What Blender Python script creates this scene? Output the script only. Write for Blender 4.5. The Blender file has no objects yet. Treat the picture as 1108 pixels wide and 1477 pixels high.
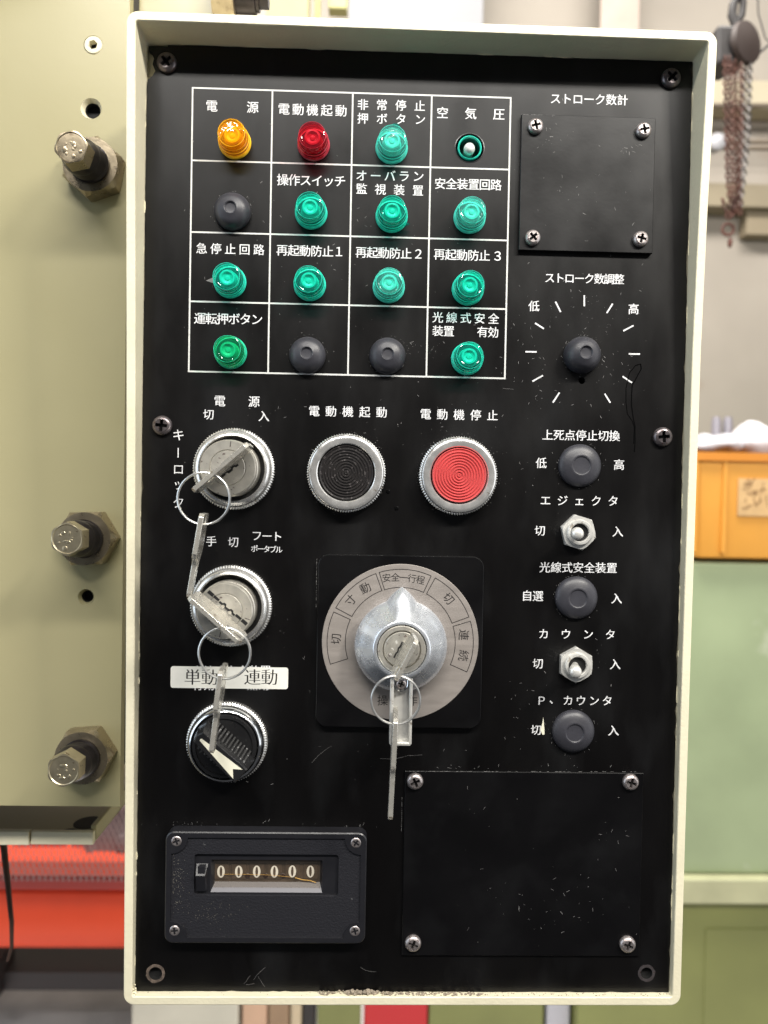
import bpy, bmesh, math, random
import numpy as np
from mathutils import Vector, Matrix
from math import radians, sin, cos, pi, tan

random.seed(7)
SC = bpy.context.scene
COL = SC.collection
S = 0.001                       # everything below is written in millimetres

# ------------------------------------------------------------------ camera
F_PX, IW, IH, DIST = 1067.0, 1108.0, 1477.0, 341.0
PITCH, YAW, ROLL = -0.01754, -0.02408, -0.01844
def _cam_matrix():
    cp, sp, cy, sy, cr, sr = cos(PITCH), sin(PITCH), cos(YAW), sin(YAW), cos(ROLL), sin(ROLL)
    rx = np.array([[1, 0, 0], [0, cp, -sp], [0, sp, cp]])
    rz = np.array([[cy, -sy, 0], [sy, cy, 0], [0, 0, 1]])
    ry = np.array([[cr, 0, sr], [0, 1, 0], [-sr, 0, cr]])
    return rz @ rx @ ry
CM = _cam_matrix()
cam_data = bpy.data.cameras.new('camera')
cam = bpy.data.objects.new('camera', cam_data)
COL.objects.link(cam)
cam_data.sensor_fit = 'VERTICAL'
cam_data.sensor_height = 36.0
cam_data.lens = 36.0 * F_PX / IH
cam_data.clip_start, cam_data.clip_end = 0.02, 50
cam_data.dof.use_dof = True
cam_data.dof.focus_distance = 0.336
cam_data.dof.aperture_fstop = 8.5
m3 = Matrix([[CM[0, 0], CM[0, 2], -CM[0, 1]], [CM[1, 0], CM[1, 2], -CM[1, 1]], [CM[2, 0], CM[2, 2], -CM[2, 1]]])
cam.matrix_world = Matrix.Translation((0, -DIST * S, 0)) @ m3.to_4x4()
SC.camera = cam

# ------------------------------------------------------------------ light
world = bpy.data.worlds.new('World')
SC.world = world
world.use_nodes = True
world.node_tree.nodes['Background'].inputs[0].default_value = (0.94, 0.95, 1.0, 1)
world.node_tree.nodes['Background'].inputs[1].default_value = 0.05
def area(name, loc, target, sx, sy, power, color):
    l = bpy.data.lights.new(name, 'AREA')
    l.shape = 'RECTANGLE'; l.size = sx * S; l.size_y = sy * S
    l.energy = power; l.color = color
    o = bpy.data.objects.new(name, l); COL.objects.link(o)
    o.location = Vector(loc) * S
    d = (Vector(target) - Vector(loc)).normalized()
    o.rotation_euler = d.to_track_quat('-Z', 'Y').to_euler()
    o['kind'] = 'structure'
    return o
area('ceiling_or_fill_light', (60, -1000, 1080), (20, 0, 60), 1400, 120, 30, (1.0, 0.965, 0.905))
area('ceiling_or_fill_light', (700, -650, 760), (0, 0, 0), 170, 140, 10.0, (1.0, 0.95, 0.86))
area('side_fill_light', (-1500, -560, 250), (0, 0, 0), 900, 1500, 8.0, (0.74, 0.87, 1.0))  # added bluish fill from the left, brightens the chrome slopes
area('side_fill_light', (1500, -560, 150), (0, 0, 0), 900, 1500, 5.5, (0.95, 0.97, 1.0))  # added fill from the right for the chrome, no window there
area('ceiling_or_fill_light', (300, 300, 1700), (200, 1000, -100), 1800, 400, 52, (1.0, 0.96, 0.9))
area('ceiling_or_fill_light', (-500, 700, 1500), (-300, 950, -700), 1200, 300, 38, (1.0, 0.96, 0.9))  # fill lamp added to brighten the lower left background
SC.view_settings.view_transform = 'Standard'
SC.view_settings.look = 'None'
SC.view_settings.exposure = 0.22
SC.view_settings.gamma = 1.0
SC.render.engine = 'CYCLES'
SC.cycles.use_denoising = True
SC.cycles.max_bounces = 8
SC.cycles.transparent_max_bounces = 16
SC.cycles.caustics_reflective = False
SC.cycles.caustics_refractive = False
SC.cycles.sample_clamp_indirect = 4.0

# ------------------------------------------------------------------ coordinates
def ray(px, py):
    d = CM @ np.array([(px - IW / 2) / F_PX, 1.0, -(py - IH / 2) / F_PX])
    return d[0] / d[1], d[2] / d[1]
def P(px, py, d=0.0):
    """(x, z) in mm of the photograph point, on the plane d mm in front of the face plate"""
    a, b = ray(px, py)
    return a * (DIST - d), b * (DIST - d)
def P3(px, py, d=0.0):
    x, z = P(px, py, d)
    return Vector((x, -d, z))
MM = 0.3196                      # mm per photograph pixel on the face plate

# ------------------------------------------------------------------ materials
MATS = {}
def nt(name):
    m = bpy.data.materials.new(name); m.use_nodes = True
    return m, m.node_tree.nodes, m.node_tree.links, m.node_tree.nodes['Principled BSDF']
def pbr(name, col, rough=0.5, metal=0.0, var=0.0, vscale=60, bump=0.0, bscale=400, rvar=0.0, spec=None,
        wear=None, wear_scale=300, wear_amt=0.62, wear_w=0.05, coat=0.0, detail=4.0, stretch=None, aniso=0.0, sss=0.0):
    m, N, L, b = nt(name)
    b.inputs['Roughness'].default_value = rough
    b.inputs['Metallic'].default_value = metal
    b.inputs['Coat Weight'].default_value = coat
    if spec is not None: b.inputs['Specular IOR Level'].default_value = spec
    if aniso: b.inputs['Anisotropic'].default_value = aniso
    if sss:
        b.inputs['Subsurface Weight'].default_value = sss
        b.inputs['Subsurface Scale'].default_value = 0.002
    tc = N.new('ShaderNodeTexCoord')
    src = tc.outputs['Object']
    if stretch:
        mp = N.new('ShaderNodeMapping'); mp.inputs['Scale'].default_value = stretch
        L.new(src, mp.inputs['Vector']); src = mp.outputs['Vector']
    def noise(scale, det=detail):
        n = N.new('ShaderNodeTexNoise'); n.inputs['Scale'].default_value = scale
        n.inputs['Detail'].default_value = det; L.new(src, n.inputs['Vector']); return n
    colout = None
    if var:
        n = noise(vscale)
        r = N.new('ShaderNodeValToRGB')
        r.color_ramp.elements[0].position = 0.3; r.color_ramp.elements[1].position = 0.7
        r.color_ramp.elements[0].color = (*[c * (1 - var) for c in col], 1)
        r.color_ramp.elements[1].color = (*[min(1, c * (1 + var)) for c in col], 1)
        L.new(n.outputs['Fac'], r.inputs['Fac']); colout = r.outputs['Color']
    if wear:
        n = noise(wear_scale, 8)
        r = N.new('ShaderNodeValToRGB')
        r.color_ramp.elements[0].position = wear_amt; r.color_ramp.elements[1].position = wear_amt + wear_w
        r.color_ramp.elements[0].color = (0, 0, 0, 1); r.color_ramp.elements[1].color = (1, 1, 1, 1)
        L.new(n.outputs['Fac'], r.inputs['Fac'])
        mx = N.new('ShaderNodeMix'); mx.data_type = 'RGBA'
        L.new(r.outputs['Color'], mx.inputs['Factor'])
        if colout: L.new(colout, mx.inputs[6])
        else: mx.inputs[6].default_value = (*col, 1)
        mx.inputs[7].default_value = (*wear, 1)
        colout = mx.outputs[2]
    if colout: L.new(colout, b.inputs['Base Color'])
    else: b.inputs['Base Color'].default_value = (*col, 1)
    if rvar:
        n = noise(vscale * 1.7)
        mr = N.new('ShaderNodeMapRange')
        mr.inputs['From Min'].default_value = 0.3; mr.inputs['From Max'].default_value = 0.7
        mr.inputs['To Min'].default_value = max(0.02, rough - rvar); mr.inputs['To Max'].default_value = rough + rvar
        L.new(n.outputs['Fac'], mr.inputs['Value']); L.new(mr.outputs['Result'], b.inputs['Roughness'])
    if bump:
        n = noise(bscale, 3)
        bp = N.new('ShaderNodeBump'); bp.inputs['Strength'].default_value = bump
        bp.inputs['Distance'].default_value = 0.0003
        L.new(n.outputs['Fac'], bp.inputs['Height']); L.new(bp.outputs['Normal'], b.inputs['Normal'])
    MATS[name] = m
    return m
def clear_plastic(name, tint, body, bodymix=0.25, rough=0.07):
    m, N, L, b = nt(name)
    out = N['Material Output']
    tr = N.new('ShaderNodeBsdfTransparent'); tr.inputs[0].default_value = (*tint, 1)
    di = N.new('ShaderNodeBsdfTranslucent'); di.inputs[0].default_value = (*body, 1)
    df = N.new('ShaderNodeBsdfDiffuse'); df.inputs[0].default_value = (*body, 1)
    ad = N.new('ShaderNodeMixShader'); ad.inputs[0].default_value = 0.5
    L.new(di.outputs[0], ad.inputs[1]); L.new(df.outputs[0], ad.inputs[2])
    mx = N.new('ShaderNodeMixShader'); mx.inputs[0].default_value = bodymix
    L.new(tr.outputs[0], mx.inputs[1]); L.new(ad.outputs[0], mx.inputs[2])
    gl = N.new('ShaderNodeBsdfGlossy'); gl.inputs['Roughness'].default_value = rough
    lw = N.new('ShaderNodeFresnel'); lw.inputs['IOR'].default_value = 1.5
    tc = N.new('ShaderNodeTexCoord'); n = N.new('ShaderNodeTexNoise'); n.inputs['Scale'].default_value = 350
    bp = N.new('ShaderNodeBump'); bp.inputs['Strength'].default_value = 0.55; bp.inputs['Distance'].default_value = 0.0004
    L.new(tc.outputs['Object'], n.inputs['Vector']); L.new(n.outputs['Fac'], bp.inputs['Height'])
    L.new(bp.outputs['Normal'], gl.inputs['Normal']); L.new(bp.outputs['Normal'], lw.inputs['Normal'])
    f = N.new('ShaderNodeMixShader')
    geo = N.new('ShaderNodeNewGeometry'); inv = N.new('ShaderNodeMath'); inv.operation = 'SUBTRACT'; inv.inputs[0].default_value = 1.0
    mul = N.new('ShaderNodeMath'); mul.operation = 'MULTIPLY'
    L.new(geo.outputs['Backfacing'], inv.inputs[1]); L.new(lw.outputs[0], mul.inputs[0]); L.new(inv.outputs[0], mul.inputs[1])
    L.new(mul.outputs[0], f.inputs[0]); L.new(mx.outputs[0], f.inputs[1]); L.new(gl.outputs[0], f.inputs[2])
    L.new(f.outputs[0], out.inputs['Surface'])
    MATS[name] = m
    return m

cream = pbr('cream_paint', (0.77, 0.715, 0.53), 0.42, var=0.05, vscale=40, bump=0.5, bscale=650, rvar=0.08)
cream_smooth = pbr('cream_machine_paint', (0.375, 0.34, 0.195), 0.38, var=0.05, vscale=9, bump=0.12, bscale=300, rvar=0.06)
face_black = pbr('black_face_plate', (0.0022, 0.0019, 0.0020), 0.36, var=0.3, vscale=26, rvar=0.07, stretch=(1, 1, .4), spec=0.33, wear=(0.009, 0.009, 0.0095), wear_scale=38, wear_amt=.5, wear_w=.25, bump=0.05, bscale=900)
plate_black = pbr('black_cover_plate', (0.0026, 0.0024, 0.0028), 0.34, var=0.3, vscale=20, rvar=0.07, spec=0.38, wear=(0.0055, 0.0055, 0.006), wear_scale=45, wear_amt=.5, wear_w=.25, bump=0.05, bscale=700)
knob_black = pbr('black_plastic', (0.014, 0.014, 0.015), 0.3, bump=0.08, bscale=500, rvar=0.08, vscale=90, wear=(0.08, 0.08, 0.08), wear_scale=500, wear_amt=0.68)
counter_black = pbr('grained_black_plastic', (0.018, 0.018, 0.022), 0.40, bump=1.0, bscale=1300, wear=(0.12, 0.12, 0.12), wear_scale=160, wear_amt=0.7)
counter_edge = pbr('smooth_counter_plastic', (0.013, 0.013, 0.016), 0.36, rvar=0.08, vscale=200)
rubber = pbr('grey_black_rubber', (0.036, 0.036, 0.044), 0.42, var=0.2, vscale=120, bump=0.15, bscale=900,
             wear=(0.16, 0.16, 0.16), wear_scale=420, wear_amt=0.70)
black_hole = pbr('unlit_black', (0.004, 0.004, 0.004), 0.7)
white_ink = pbr('white_ink', (0.74, 0.74, 0.75), 0.6, var=0.22, vscale=260)
grid_ink = pbr('white_line_ink', (0.66, 0.66, 0.64), 0.6, var=0.10, vscale=400)
black_ink = pbr('black_ink', (0.02, 0.018, 0.018), 0.5)
chrome = pbr('chrome', (0.80, 0.81, 0.82), 0.13, 1.0, var=0.10, vscale=160, rvar=0.07, bump=0.14, bscale=350, wear=(0.40, 0.37, 0.33), wear_scale=420, wear_amt=0.66)
satin = pbr('satin_chrome', (0.86, 0.85, 0.83), 0.25, 0.80, var=0.10, vscale=160, rvar=0.08, bump=0.10, bscale=350, wear=(0.45, 0.38, 0.30), wear_scale=420, wear_amt=0.66)
nut_metal = pbr('nickel_nut', (0.80, 0.79, 0.75), 0.34, 0.5, var=0.1, vscale=200, bump=0.12, bscale=400, wear=(0.36, 0.32, 0.27), wear_scale=330, wear_amt=0.62, wear_w=.1)
chrome_dull = pbr('dull_chrome', (0.78, 0.77, 0.75), 0.30, 0.8, var=0.16, vscale=160, rvar=0.1, bump=0.2, bscale=500, wear=(0.30, 0.27, 0.23), wear_scale=380, wear_amt=0.62)
spun = pbr('spun_chrome', (0.86, 0.90, 0.97), 0.27, 0.78, var=0.05, vscale=110, rvar=0.05, bump=0.12, bscale=120)
dial_silver = pbr('brushed_dial', (0.36, 0.325, 0.30), 0.50, 0.4, var=0.08, vscale=60, rvar=0.08, stretch=(1, 1, 5), bump=0.06, bscale=700,
                  wear=(0.30, 0.27, 0.24), wear_scale=110, wear_amt=0.72)
lock_face = pbr('lock_face_metal', (0.66, 0.63, 0.56), 0.34, 0.7, var=0.14, vscale=220, bump=0.2, bscale=400, wear=(0.25, 0.20, 0.18), wear_scale=600, wear_amt=0.64)
key_metal = pbr('key_nickel', (0.80, 0.77, 0.69), 0.27, 0.75, var=0.08, vscale=200, bump=0.15, bscale=500, rvar=0.08, wear=(0.38, 0.31, 0.22), wear_scale=380, wear_amt=0.62, wear_w=.1)
ring_metal = pbr('ring_steel', (0.78, 0.78, 0.76), 0.30, 0.9)
screw_steel = pbr('screw_steel', (0.52, 0.47, 0.46), 0.36, 0.85, var=0.2, vscale=500, bump=0.3, bscale=900, wear=(0.22, 0.14, 0.12), wear_scale=900, wear_amt=0.60)
screw_dark = pbr('dark_screw_steel', (0.16, 0.14, 0.145), 0.33, 0.75, var=0.25, vscale=500, bump=0.3, bscale=900, wear=(0.10, 0.06, 0.05), wear_scale=900, wear_amt=0.6)
bronze = pbr('bronze_plated_steel', (0.40, 0.335, 0.235), 0.32, 0.85, var=0.25, vscale=70, bump=0.3, bscale=300, rvar=0.1, wear=(0.10, 0.06, 0.04), wear_scale=120, wear_amt=0.62, wear_w=.15)
pale_steel = pbr('pale_plated_steel', (0.50, 0.44, 0.31), 0.32, 0.85, var=0.15, vscale=200, bump=0.4, bscale=400, wear=(0.2, 0.15, 0.1), wear_scale=300, wear_amt=0.64)
dark_bolt = pbr('blackened_bolt', (0.022, 0.018, 0.020), 0.28, 0.6, var=0.4, vscale=150, bump=0.3, bscale=300)
red_cap = pbr('red_plastic', (0.56, 0.075, 0.075), 0.34, var=0.06, vscale=200, bump=0.1, bscale=800)
cap_black = pbr('black_cap_plastic', (0.020, 0.018, 0.018), 0.36, bump=0.2, bscale=900, wear=(0.11, 0.10, 0.10), wear_scale=650, wear_amt=0.60)
arrow_white = pbr('aged_white_paint', (0.80, 0.77, 0.62), 0.5, var=0.05, vscale=300)
label_white = pbr('white_label', (0.84, 0.83, 0.76), 0.45, var=0.04, vscale=120, wear=(0.6, 0.52, 0.38), wear_scale=90, wear_amt=0.74)
digit_wheel = pbr('brown_digit_wheel', (0.075, 0.055, 0.040), 0.4, var=0.3, vscale=200)
digit_white = pbr('digit_white', (0.85, 0.84, 0.78), 0.5)
bulb_white = pbr('bulb_white', (0.75, 0.78, 0.74), 0.3, bump=0.5, bscale=1500)
rust_dirt = pbr('crumbly_dirt', (0.30, 0.25, 0.19), 0.9, var=0.4, vscale=900, bump=1.0, bscale=1500)
scratch_mat = pbr('scratch_grey', (0.22, 0.215, 0.21), 0.6, var=0.5, vscale=150)
oil_mat = pbr('oil_black', (0.002, 0.002, 0.002), 0.12)
fuzz = pbr('pale_dust', (0.20, 0.19, 0.19), 0.9)

LENS = {
    'green': (clear_plastic('green_clear_plastic', (0.42, 0.93, 0.88), (0.06, 0.74, 0.64), 0.10),
              pbr('green_lamp_core', (0.03, 0.66, 0.49), 0.3, var=0.12, vscale=400, bump=0.4, bscale=600)),
    'emerald': (clear_plastic('emerald_clear_plastic', (0.40, 0.92, 0.72), (0.05, 0.70, 0.46), 0.10),
              pbr('emerald_lamp_core', (0.02, 0.52, 0.31), 0.35, var=0.12, vscale=400, bump=0.4, bscale=600)),
    'pale': (clear_plastic('faded_green_clear_plastic', (0.62, 0.97, 0.94), (0.30, 0.88, 0.80), 0.16, 0.16),
             pbr('faded_green_lamp_core', (0.08, 0.70, 0.56), 0.4, var=0.25, vscale=300, bump=0.6, bscale=500)),
    'amber': (clear_plastic('amber_clear_plastic', (1.0, 0.86, 0.30), (1.0, 0.50, 0.015), 0.32),
              pbr('amber_lamp_core', (1.0, 0.56, 0.02), 0.35, var=0.1, vscale=400, bump=0.4, bscale=600)),
    'red': (clear_plastic('red_clear_plastic', (0.95, 0.34, 0.40), (0.70, 0.06, 0.11), 0.14),
            pbr('red_lamp_core', (0.50, 0.04, 0.07), 0.3, var=0.2, vscale=400, bump=0.4, bscale=600)),
}

# ------------------------------------------------------------------ mesh tools
class MB:
    def __init__(self): self.v, self.f, self.m = [], [], []
    def add(self, vs, fs, mi=0):
        o = len(self.v); self.v += [tuple(p) for p in vs]
        self.f += [tuple(i + o for i in f) for f in fs]; self.m += [mi] * len(fs)
    def lathe(self, prof, n=48, c=(0, 0, 0), mi=0, mod=None, rot=0.0, sx=1.0):
        """prof: (radius, d) pairs, axis towards the viewer (-Y); mod(k, i) scales ring k at step i"""
        vs, fs = [], []
        for k, (r, d) in enumerate(prof):
            for i in range(n):
                a = 2 * pi * i / n + rot
                rr = r * (mod(k, i) if mod else 1)
                vs.append((c[0] + rr * cos(a) * sx, c[1] - d, c[2] + rr * sin(a)))
        for k in range(len(prof) - 1):
            for i in range(n):
                j = (i + 1) % n
                fs.append((k * n + i, k * n + j, (k + 1) * n + j, (k + 1) * n + i))
        self.add(vs, fs, mi); return self
    def loft(self, loops, mi=0, cap0=True, cap1=True):
        n = len(loops[0]); vs = [p for l in loops for p in l]; fs = []
        for k in range(len(loops) - 1):
            for i in range(n):
                j = (i + 1) % n
                fs.append((k * n + i, k * n + j, (k + 1) * n + j, (k + 1) * n + i))
        if cap0: fs.append(tuple(reversed(range(n))))
        if cap1: fs.append(tuple((len(loops) - 1) * n + i for i in range(n)))
        self.add(vs, fs, mi); return self
    def prism(self, out, d0, d1, mi=0, bev=0.0, c=(0, 0)):
        pts = [(x + c[0], z + c[1]) for x, z in out]
        if bev:
            ins = inset(pts, bev)
            loops = [[(x, -d0, z) for x, z in pts], [(x, -(d1 - bev), z) for x, z in pts], [(x, -d1, z) for x, z in ins]]
        else:
            loops = [[(x, -d0, z) for x, z in pts], [(x, -d1, z) for x, z in pts]]
        return self.loft(loops, mi)
    def box(self, x0, x1, y0, y1, z0, z1, mi=0):
        vs = [(x, y, z) for z in (z0, z1) for y in (y0, y1) for x in (x0, x1)]
        self.add(vs, [(0, 2, 3, 1), (4, 5, 7, 6), (0, 1, 5, 4), (2, 6, 7, 3), (0, 4, 6, 2), (1, 3, 7, 5)], mi); return self
    def tube(self, pts, r, n=8, mi=0, closed=False):
        pts = [Vector(p) for p in pts]; loops = []; N = len(pts); up = None
        for i, p in enumerate(pts):
            a = pts[(i - 1) % N] if (closed or i > 0) else p
            b = pts[(i + 1) % N] if (closed or i < N - 1) else p
            t = (b - a).normalized()
            if up is None: up = t.orthogonal().normalized()
            up = (up - t * up.dot(t)).normalized()
            w = t.cross(up); rr = r(i / max(1, N - 1)) if callable(r) else r
            loops.append([p + (up * cos(2 * pi * k / n) + w * sin(2 * pi * k / n)) * rr for k in range(n)])
        if closed: loops.append(loops[0])
        return self.loft(loops, mi, not closed, not closed)
    def ball(self, c, r, n=16, m=8, mi=0, squash=(1, 1, 1)):
        vs, fs = [], []
        for k in range(1, m):
            t = pi * k / m
            for i in range(n):
                a = 2 * pi * i / n
                vs.append((c[0] + r * sin(t) * cos(a) * squash[0], c[1] + r * sin(t) * sin(a) * squash[1], c[2] + r * cos(t) * squash[2]))
        for k in range(m - 2):
            for i in range(n):
                j = (i + 1) % n; fs.append((k * n + i, (k + 1) * n + i, (k + 1) * n + j, k * n + j))
        vs += [(c[0], c[1], c[2] + r * squash[2]), (c[0], c[1], c[2] - r * squash[2])]
        q = len(vs)
        for i in range(n):
            j = (i + 1) % n; fs.append((q - 2, i, j)); fs.append((q - 1, (m - 2) * n + j, (m - 2) * n + i))
        self.add(vs, fs, mi); return self
    def plate(self, outer, holes, d0, d1, mi=0):
        """flat plate with holes cut through it"""
        bm = bmesh.new()
        def loop(pts):
            vs = [bm.verts.new((x, -d1, z)) for x, z in pts]
            return [bm.edges.new((vs[i], vs[(i + 1) % len(vs)])) for i in range(len(vs))]
        es = loop(outer)
        for h in holes: es += loop(h)
        bmesh.ops.triangle_fill(bm, use_beauty=True, edges=es, normal=(0, -1, 0))
        bm.verts.index_update()
        self.add([v.co[:] for v in bm.verts], [[v.index for v in f.verts] for f in bm.faces], mi)
        bm.free()
        for pts in [outer] + list(holes):
            n = len(pts)
            self.add([(x, -d1, z) for x, z in pts] + [(x, -d0, z) for x, z in pts],
                     [(i, (i + 1) % n, n + (i + 1) % n, n + i) for i in range(n)], mi)
        return self
    def mesh(self, name, mats, smooth=35):
        me = bpy.data.meshes.new(name)
        me.from_pydata([(a * S, b * S, c * S) for a, b, c in self.v], [], self.f)
        for m in (mats if isinstance(mats, (list, tuple)) else [mats]): me.materials.append(m)
        me.polygons.foreach_set('material_index', self.m)
        bm = bmesh.new(); bm.from_mesh(me)
        bmesh.ops.remove_doubles(bm, verts=bm.verts, dist=1e-7)
        bmesh.ops.recalc_face_normals(bm, faces=bm.faces)
        bm.to_mesh(me); bm.free()
        if smooth:
            me.shade_smooth(); me.set_sharp_from_angle(angle=radians(smooth))
        return me
    def build(self, name, mats, parent=None, loc=(0, 0, 0), smooth=35, bevel=0, rot=None, label=None):
        o = bpy.data.objects.new(name, self.mesh(name, mats, smooth))
        COL.objects.link(o); o.location = Vector(loc) * S
        if rot: o.rotation_euler = rot
        if parent: o.parent = parent
        if bevel:
            md = o.modifiers.new('Bevel', 'BEVEL'); md.width = bevel * S; md.segments = 2
            md.limit_method = 'ANGLE'; md.angle_limit = radians(40)
        if label: o['label'] = label
        return o
def inset(pts, e):
    n = len(pts); out = []
    area_ = sum(pts[i][0] * pts[(i + 1) % n][1] - pts[(i + 1) % n][0] * pts[i][1] for i in range(n))
    s = 1 if area_ > 0 else -1
    for i in range(n):
        a, b, c = Vector(pts[i - 1]), Vector(pts[i]), Vector(pts[(i + 1) % n])
        u = (b - a).normalized(); w = (c - b).normalized()
        n1 = Vector((-u.y, u.x)) * s; n2 = Vector((-w.y, w.x)) * s
        k = (n1 + n2); k = k / max(0.5, k.length_squared) * 2
        out.append(tuple(b + k * e))
    return out
def circ(cx, cz, r, n=24, rot=0.0): return [(cx + r * cos(2 * pi * i / n + rot), cz + r * sin(2 * pi * i / n + rot)) for i in range(n)]
def rrect(x0, x1, z0, z1, r, n=5):
    out = []
    for cx, cz, a in ((x1 - r, z1 - r, 0), (x0 + r, z1 - r, 90), (x0 + r, z0 + r, 180), (x1 - r, z0 + r, 270)):
        for i in range(n + 1):
            t = radians(a + 90 * i / n); out.append((cx + r * cos(t), cz + r * sin(t)))
    return out
def empty(name, loc=(0, 0, 0), parent=None, **props):
    o = bpy.data.objects.new(name, None); COL.objects.link(o); o.empty_display_size = 0.01
    o.location = Vector(loc) * S
    if parent: o.parent = parent
    for k, v in props.items(): o[k] = v
    return o
def thing(name, label, cat, loc=(0, 0, 0), group=None):
    o = empty(name, loc, label=label, category=cat)
    if group: o['group'] = group
    return o
def tag(o, label, cat, group=None):
    o['label'] = label; o['category'] = cat
    if group: o['group'] = group
    return o
def copy_tree(o, parent=None, loc=None):
    c = o.copy(); COL.objects.link(c); c.parent = parent
    if loc is not None: c.location = Vector(loc) * S
    for ch in list(o.children): copy_tree(ch, c)
    return c

# glyphs from the built-in font, as flat meshes
_gl = {}
def glyph(ch, off=0.0):
    off = min(off, 0.0)
    key = (ch, off)
    if key not in _gl:
        c = bpy.data.curves.new('glyph', 'FONT'); c.body = ch; c.size = 1; c.offset = off
        c.resolution_u = 3; c.fill_mode = 'FRONT' if False else c.fill_mode
        o = bpy.data.objects.new('glyph', c); COL.objects.link(o)
        bpy.context.view_layer.update()
        me = bpy.data.meshes.new_from_object(o.evaluated_get(bpy.context.evaluated_depsgraph_get()))
        vs = [(v.co.x, v.co.y) for v in me.vertices]; fs = [tuple(p.vertices) for p in me.polygons]
        asc = ord(ch) < 0x2000
        xs = [v[0] for v in vs]
        cx = (min(xs) + max(xs)) / 2 if asc else 0.5
        vs = [(x - cx, y - 0.36) for x, y in vs]
        bpy.data.objects.remove(o); bpy.data.curves.remove(c); bpy.data.meshes.remove(me)
        _gl[key] = (vs, fs)
    return _gl[key]
def put_glyph(mb, ch, x, z, size, d, rot=0.0, sx=1.0, mi=0, off=0.006, dz=0.0, dx=0.0):
    vs, fs = glyph(ch, off); cr, sr = cos(rot), sin(rot)
    mb.add([(x + (a * sx + dx) * size * cr - (b + dz) * size * sr, -d, z + (a * sx + dx) * size * sr + (b + dz) * size * cr) for a, b in vs], fs, mi)

# ================================================================== SETTING
wall_mat = pbr('pale_plaster', (0.30, 0.268, 0.228), 0.8, var=0.14, vscale=2.6, bump=0.2, bscale=30, wear=(0.26, 0.20, 0.155), wear_scale=1.8, wear_amt=0.60)
floor_mat = pbr('grey_concrete', (0.66, 0.63, 0.64), 0.75, var=0.3, vscale=5, bump=0.3, bscale=60)
WALL_Y = 1500.0
FLOOR_Z = -1010.0
def structure(o): o['kind'] = 'structure'; return o
structure(MB().box(-3500, 3500, 100, WALL_Y + 400, FLOOR_Z - 40, FLOOR_Z).build('floor', floor_mat, smooth=0))
w = MB().box(-3500, 3500, WALL_Y, WALL_Y + 60, FLOOR_Z, 2200)
structure(w.build('wall', wall_mat, smooth=0))

# ================================================================== CONTROL PANEL
XL, XR, ZT, ZB = -103.1, 146.9, 204.2, -230.0          # opening of the housing
panel = thing('control_panel', 'black press control panel with labelled lamps, locks and switches in a cream hooded housing', 'control panel')
T = 4.0
def interp(t, tab):
    if t <= tab[0][0]: return tab[0][1]
    for (a, b), (c, d) in zip(tab, tab[1:]):
        if t <= c: return b + (d - b) * (t - a) / (c - a)
    return tab[-1][1]
HL = [(-234, 3.6), (-95, 6.0), (0, 8.6), (70, 11.2), (135, 14.1), (190, 16.1), (208, 16.3)]
HR = [(-234, 3.2), (-90, 4.3), (-40, 5.1), (40, 6.5), (70, 7.0), (135, 10.2), (190, 14.4), (208, 15.4)]
def hood(x, z):
    t = min(1, max(0, (x - XL) / (XR - XL)))
    return interp(z, HL) * (1 - t) + interp(z, HR) * t
def dense_rrect(x0, x1, z0, z1, r, nc=6, nl=110):
    """same point count for every loop: corners nc+1 points, sides nl points"""
    out = []; cs = ((x1 - r, z1 - r, 0), (x0 + r, z1 - r, 90), (x0 + r, z0 + r, 180), (x1 - r, z0 + r, 270))
    arcs = [[(cx + r * cos(radians(a + 90 * i / nc)), cz + r * sin(radians(a + 90 * i / nc))) for i in range(nc + 1)] for cx, cz, a in cs]
    for k in range(4):
        out += arcs[k]
        a, b = arcs[k][-1], arcs[(k + 1) % 4][0]
        out += [(a[0] + (b[0] - a[0]) * i / nl, a[1] + (b[1] - a[1]) * i / nl) for i in range(1, nl)]
    return out
def ring_loop(off, r, dfun, jit=0.0, jd=0.0):
    pts = dense_rrect(XL - off, XR + off, ZB - off, ZT + off, r); out = []
    for x, z in pts:
        out.append((x + random.uniform(-jit, jit), -(dfun(x, z)) + random.uniform(-jd, jd), z + random.uniform(-jit, jit)))
    return out
BACK = -118.0
hb = MB()
hb.loft([ring_loop(T, 5, lambda x, z: BACK),
         ring_loop(T, 5, lambda x, z: hood(x, z) - 0.7),
         ring_loop(T - 0.12, 4.8, lambda x, z: hood(x, z) - 0.2),
         ring_loop(T - 0.5, 4.4, lambda x, z: hood(x, z), 0.03, 0.008),
         ring_loop(0.35, 1.4, lambda x, z: hood(x, z), 0.04, 0.03),
         ring_loop(0.05, 1.2, lambda x, z: hood(x, z) - 0.35, 0.03),
         ring_loop(0, 1.2, lambda x, z: -2.6),
         ring_loop(-13, 1.0, lambda x, z: -2.6),
         ring_loop(-13, 1.0, lambda x, z: -4.6),
         ring_loop(-0.2, 1.2, lambda x, z: -4.8),
         ring_loop(-0.2, 1.2, lambda x, z: BACK + 4)], 0)
hb.build('housing', cream, panel, smooth=22)
# arm that carries the housing on the machine
MB().box(-60, 60, 118, 330, -40, 40).build('mounting_arm', cream_smooth, panel, bevel=3)

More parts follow.
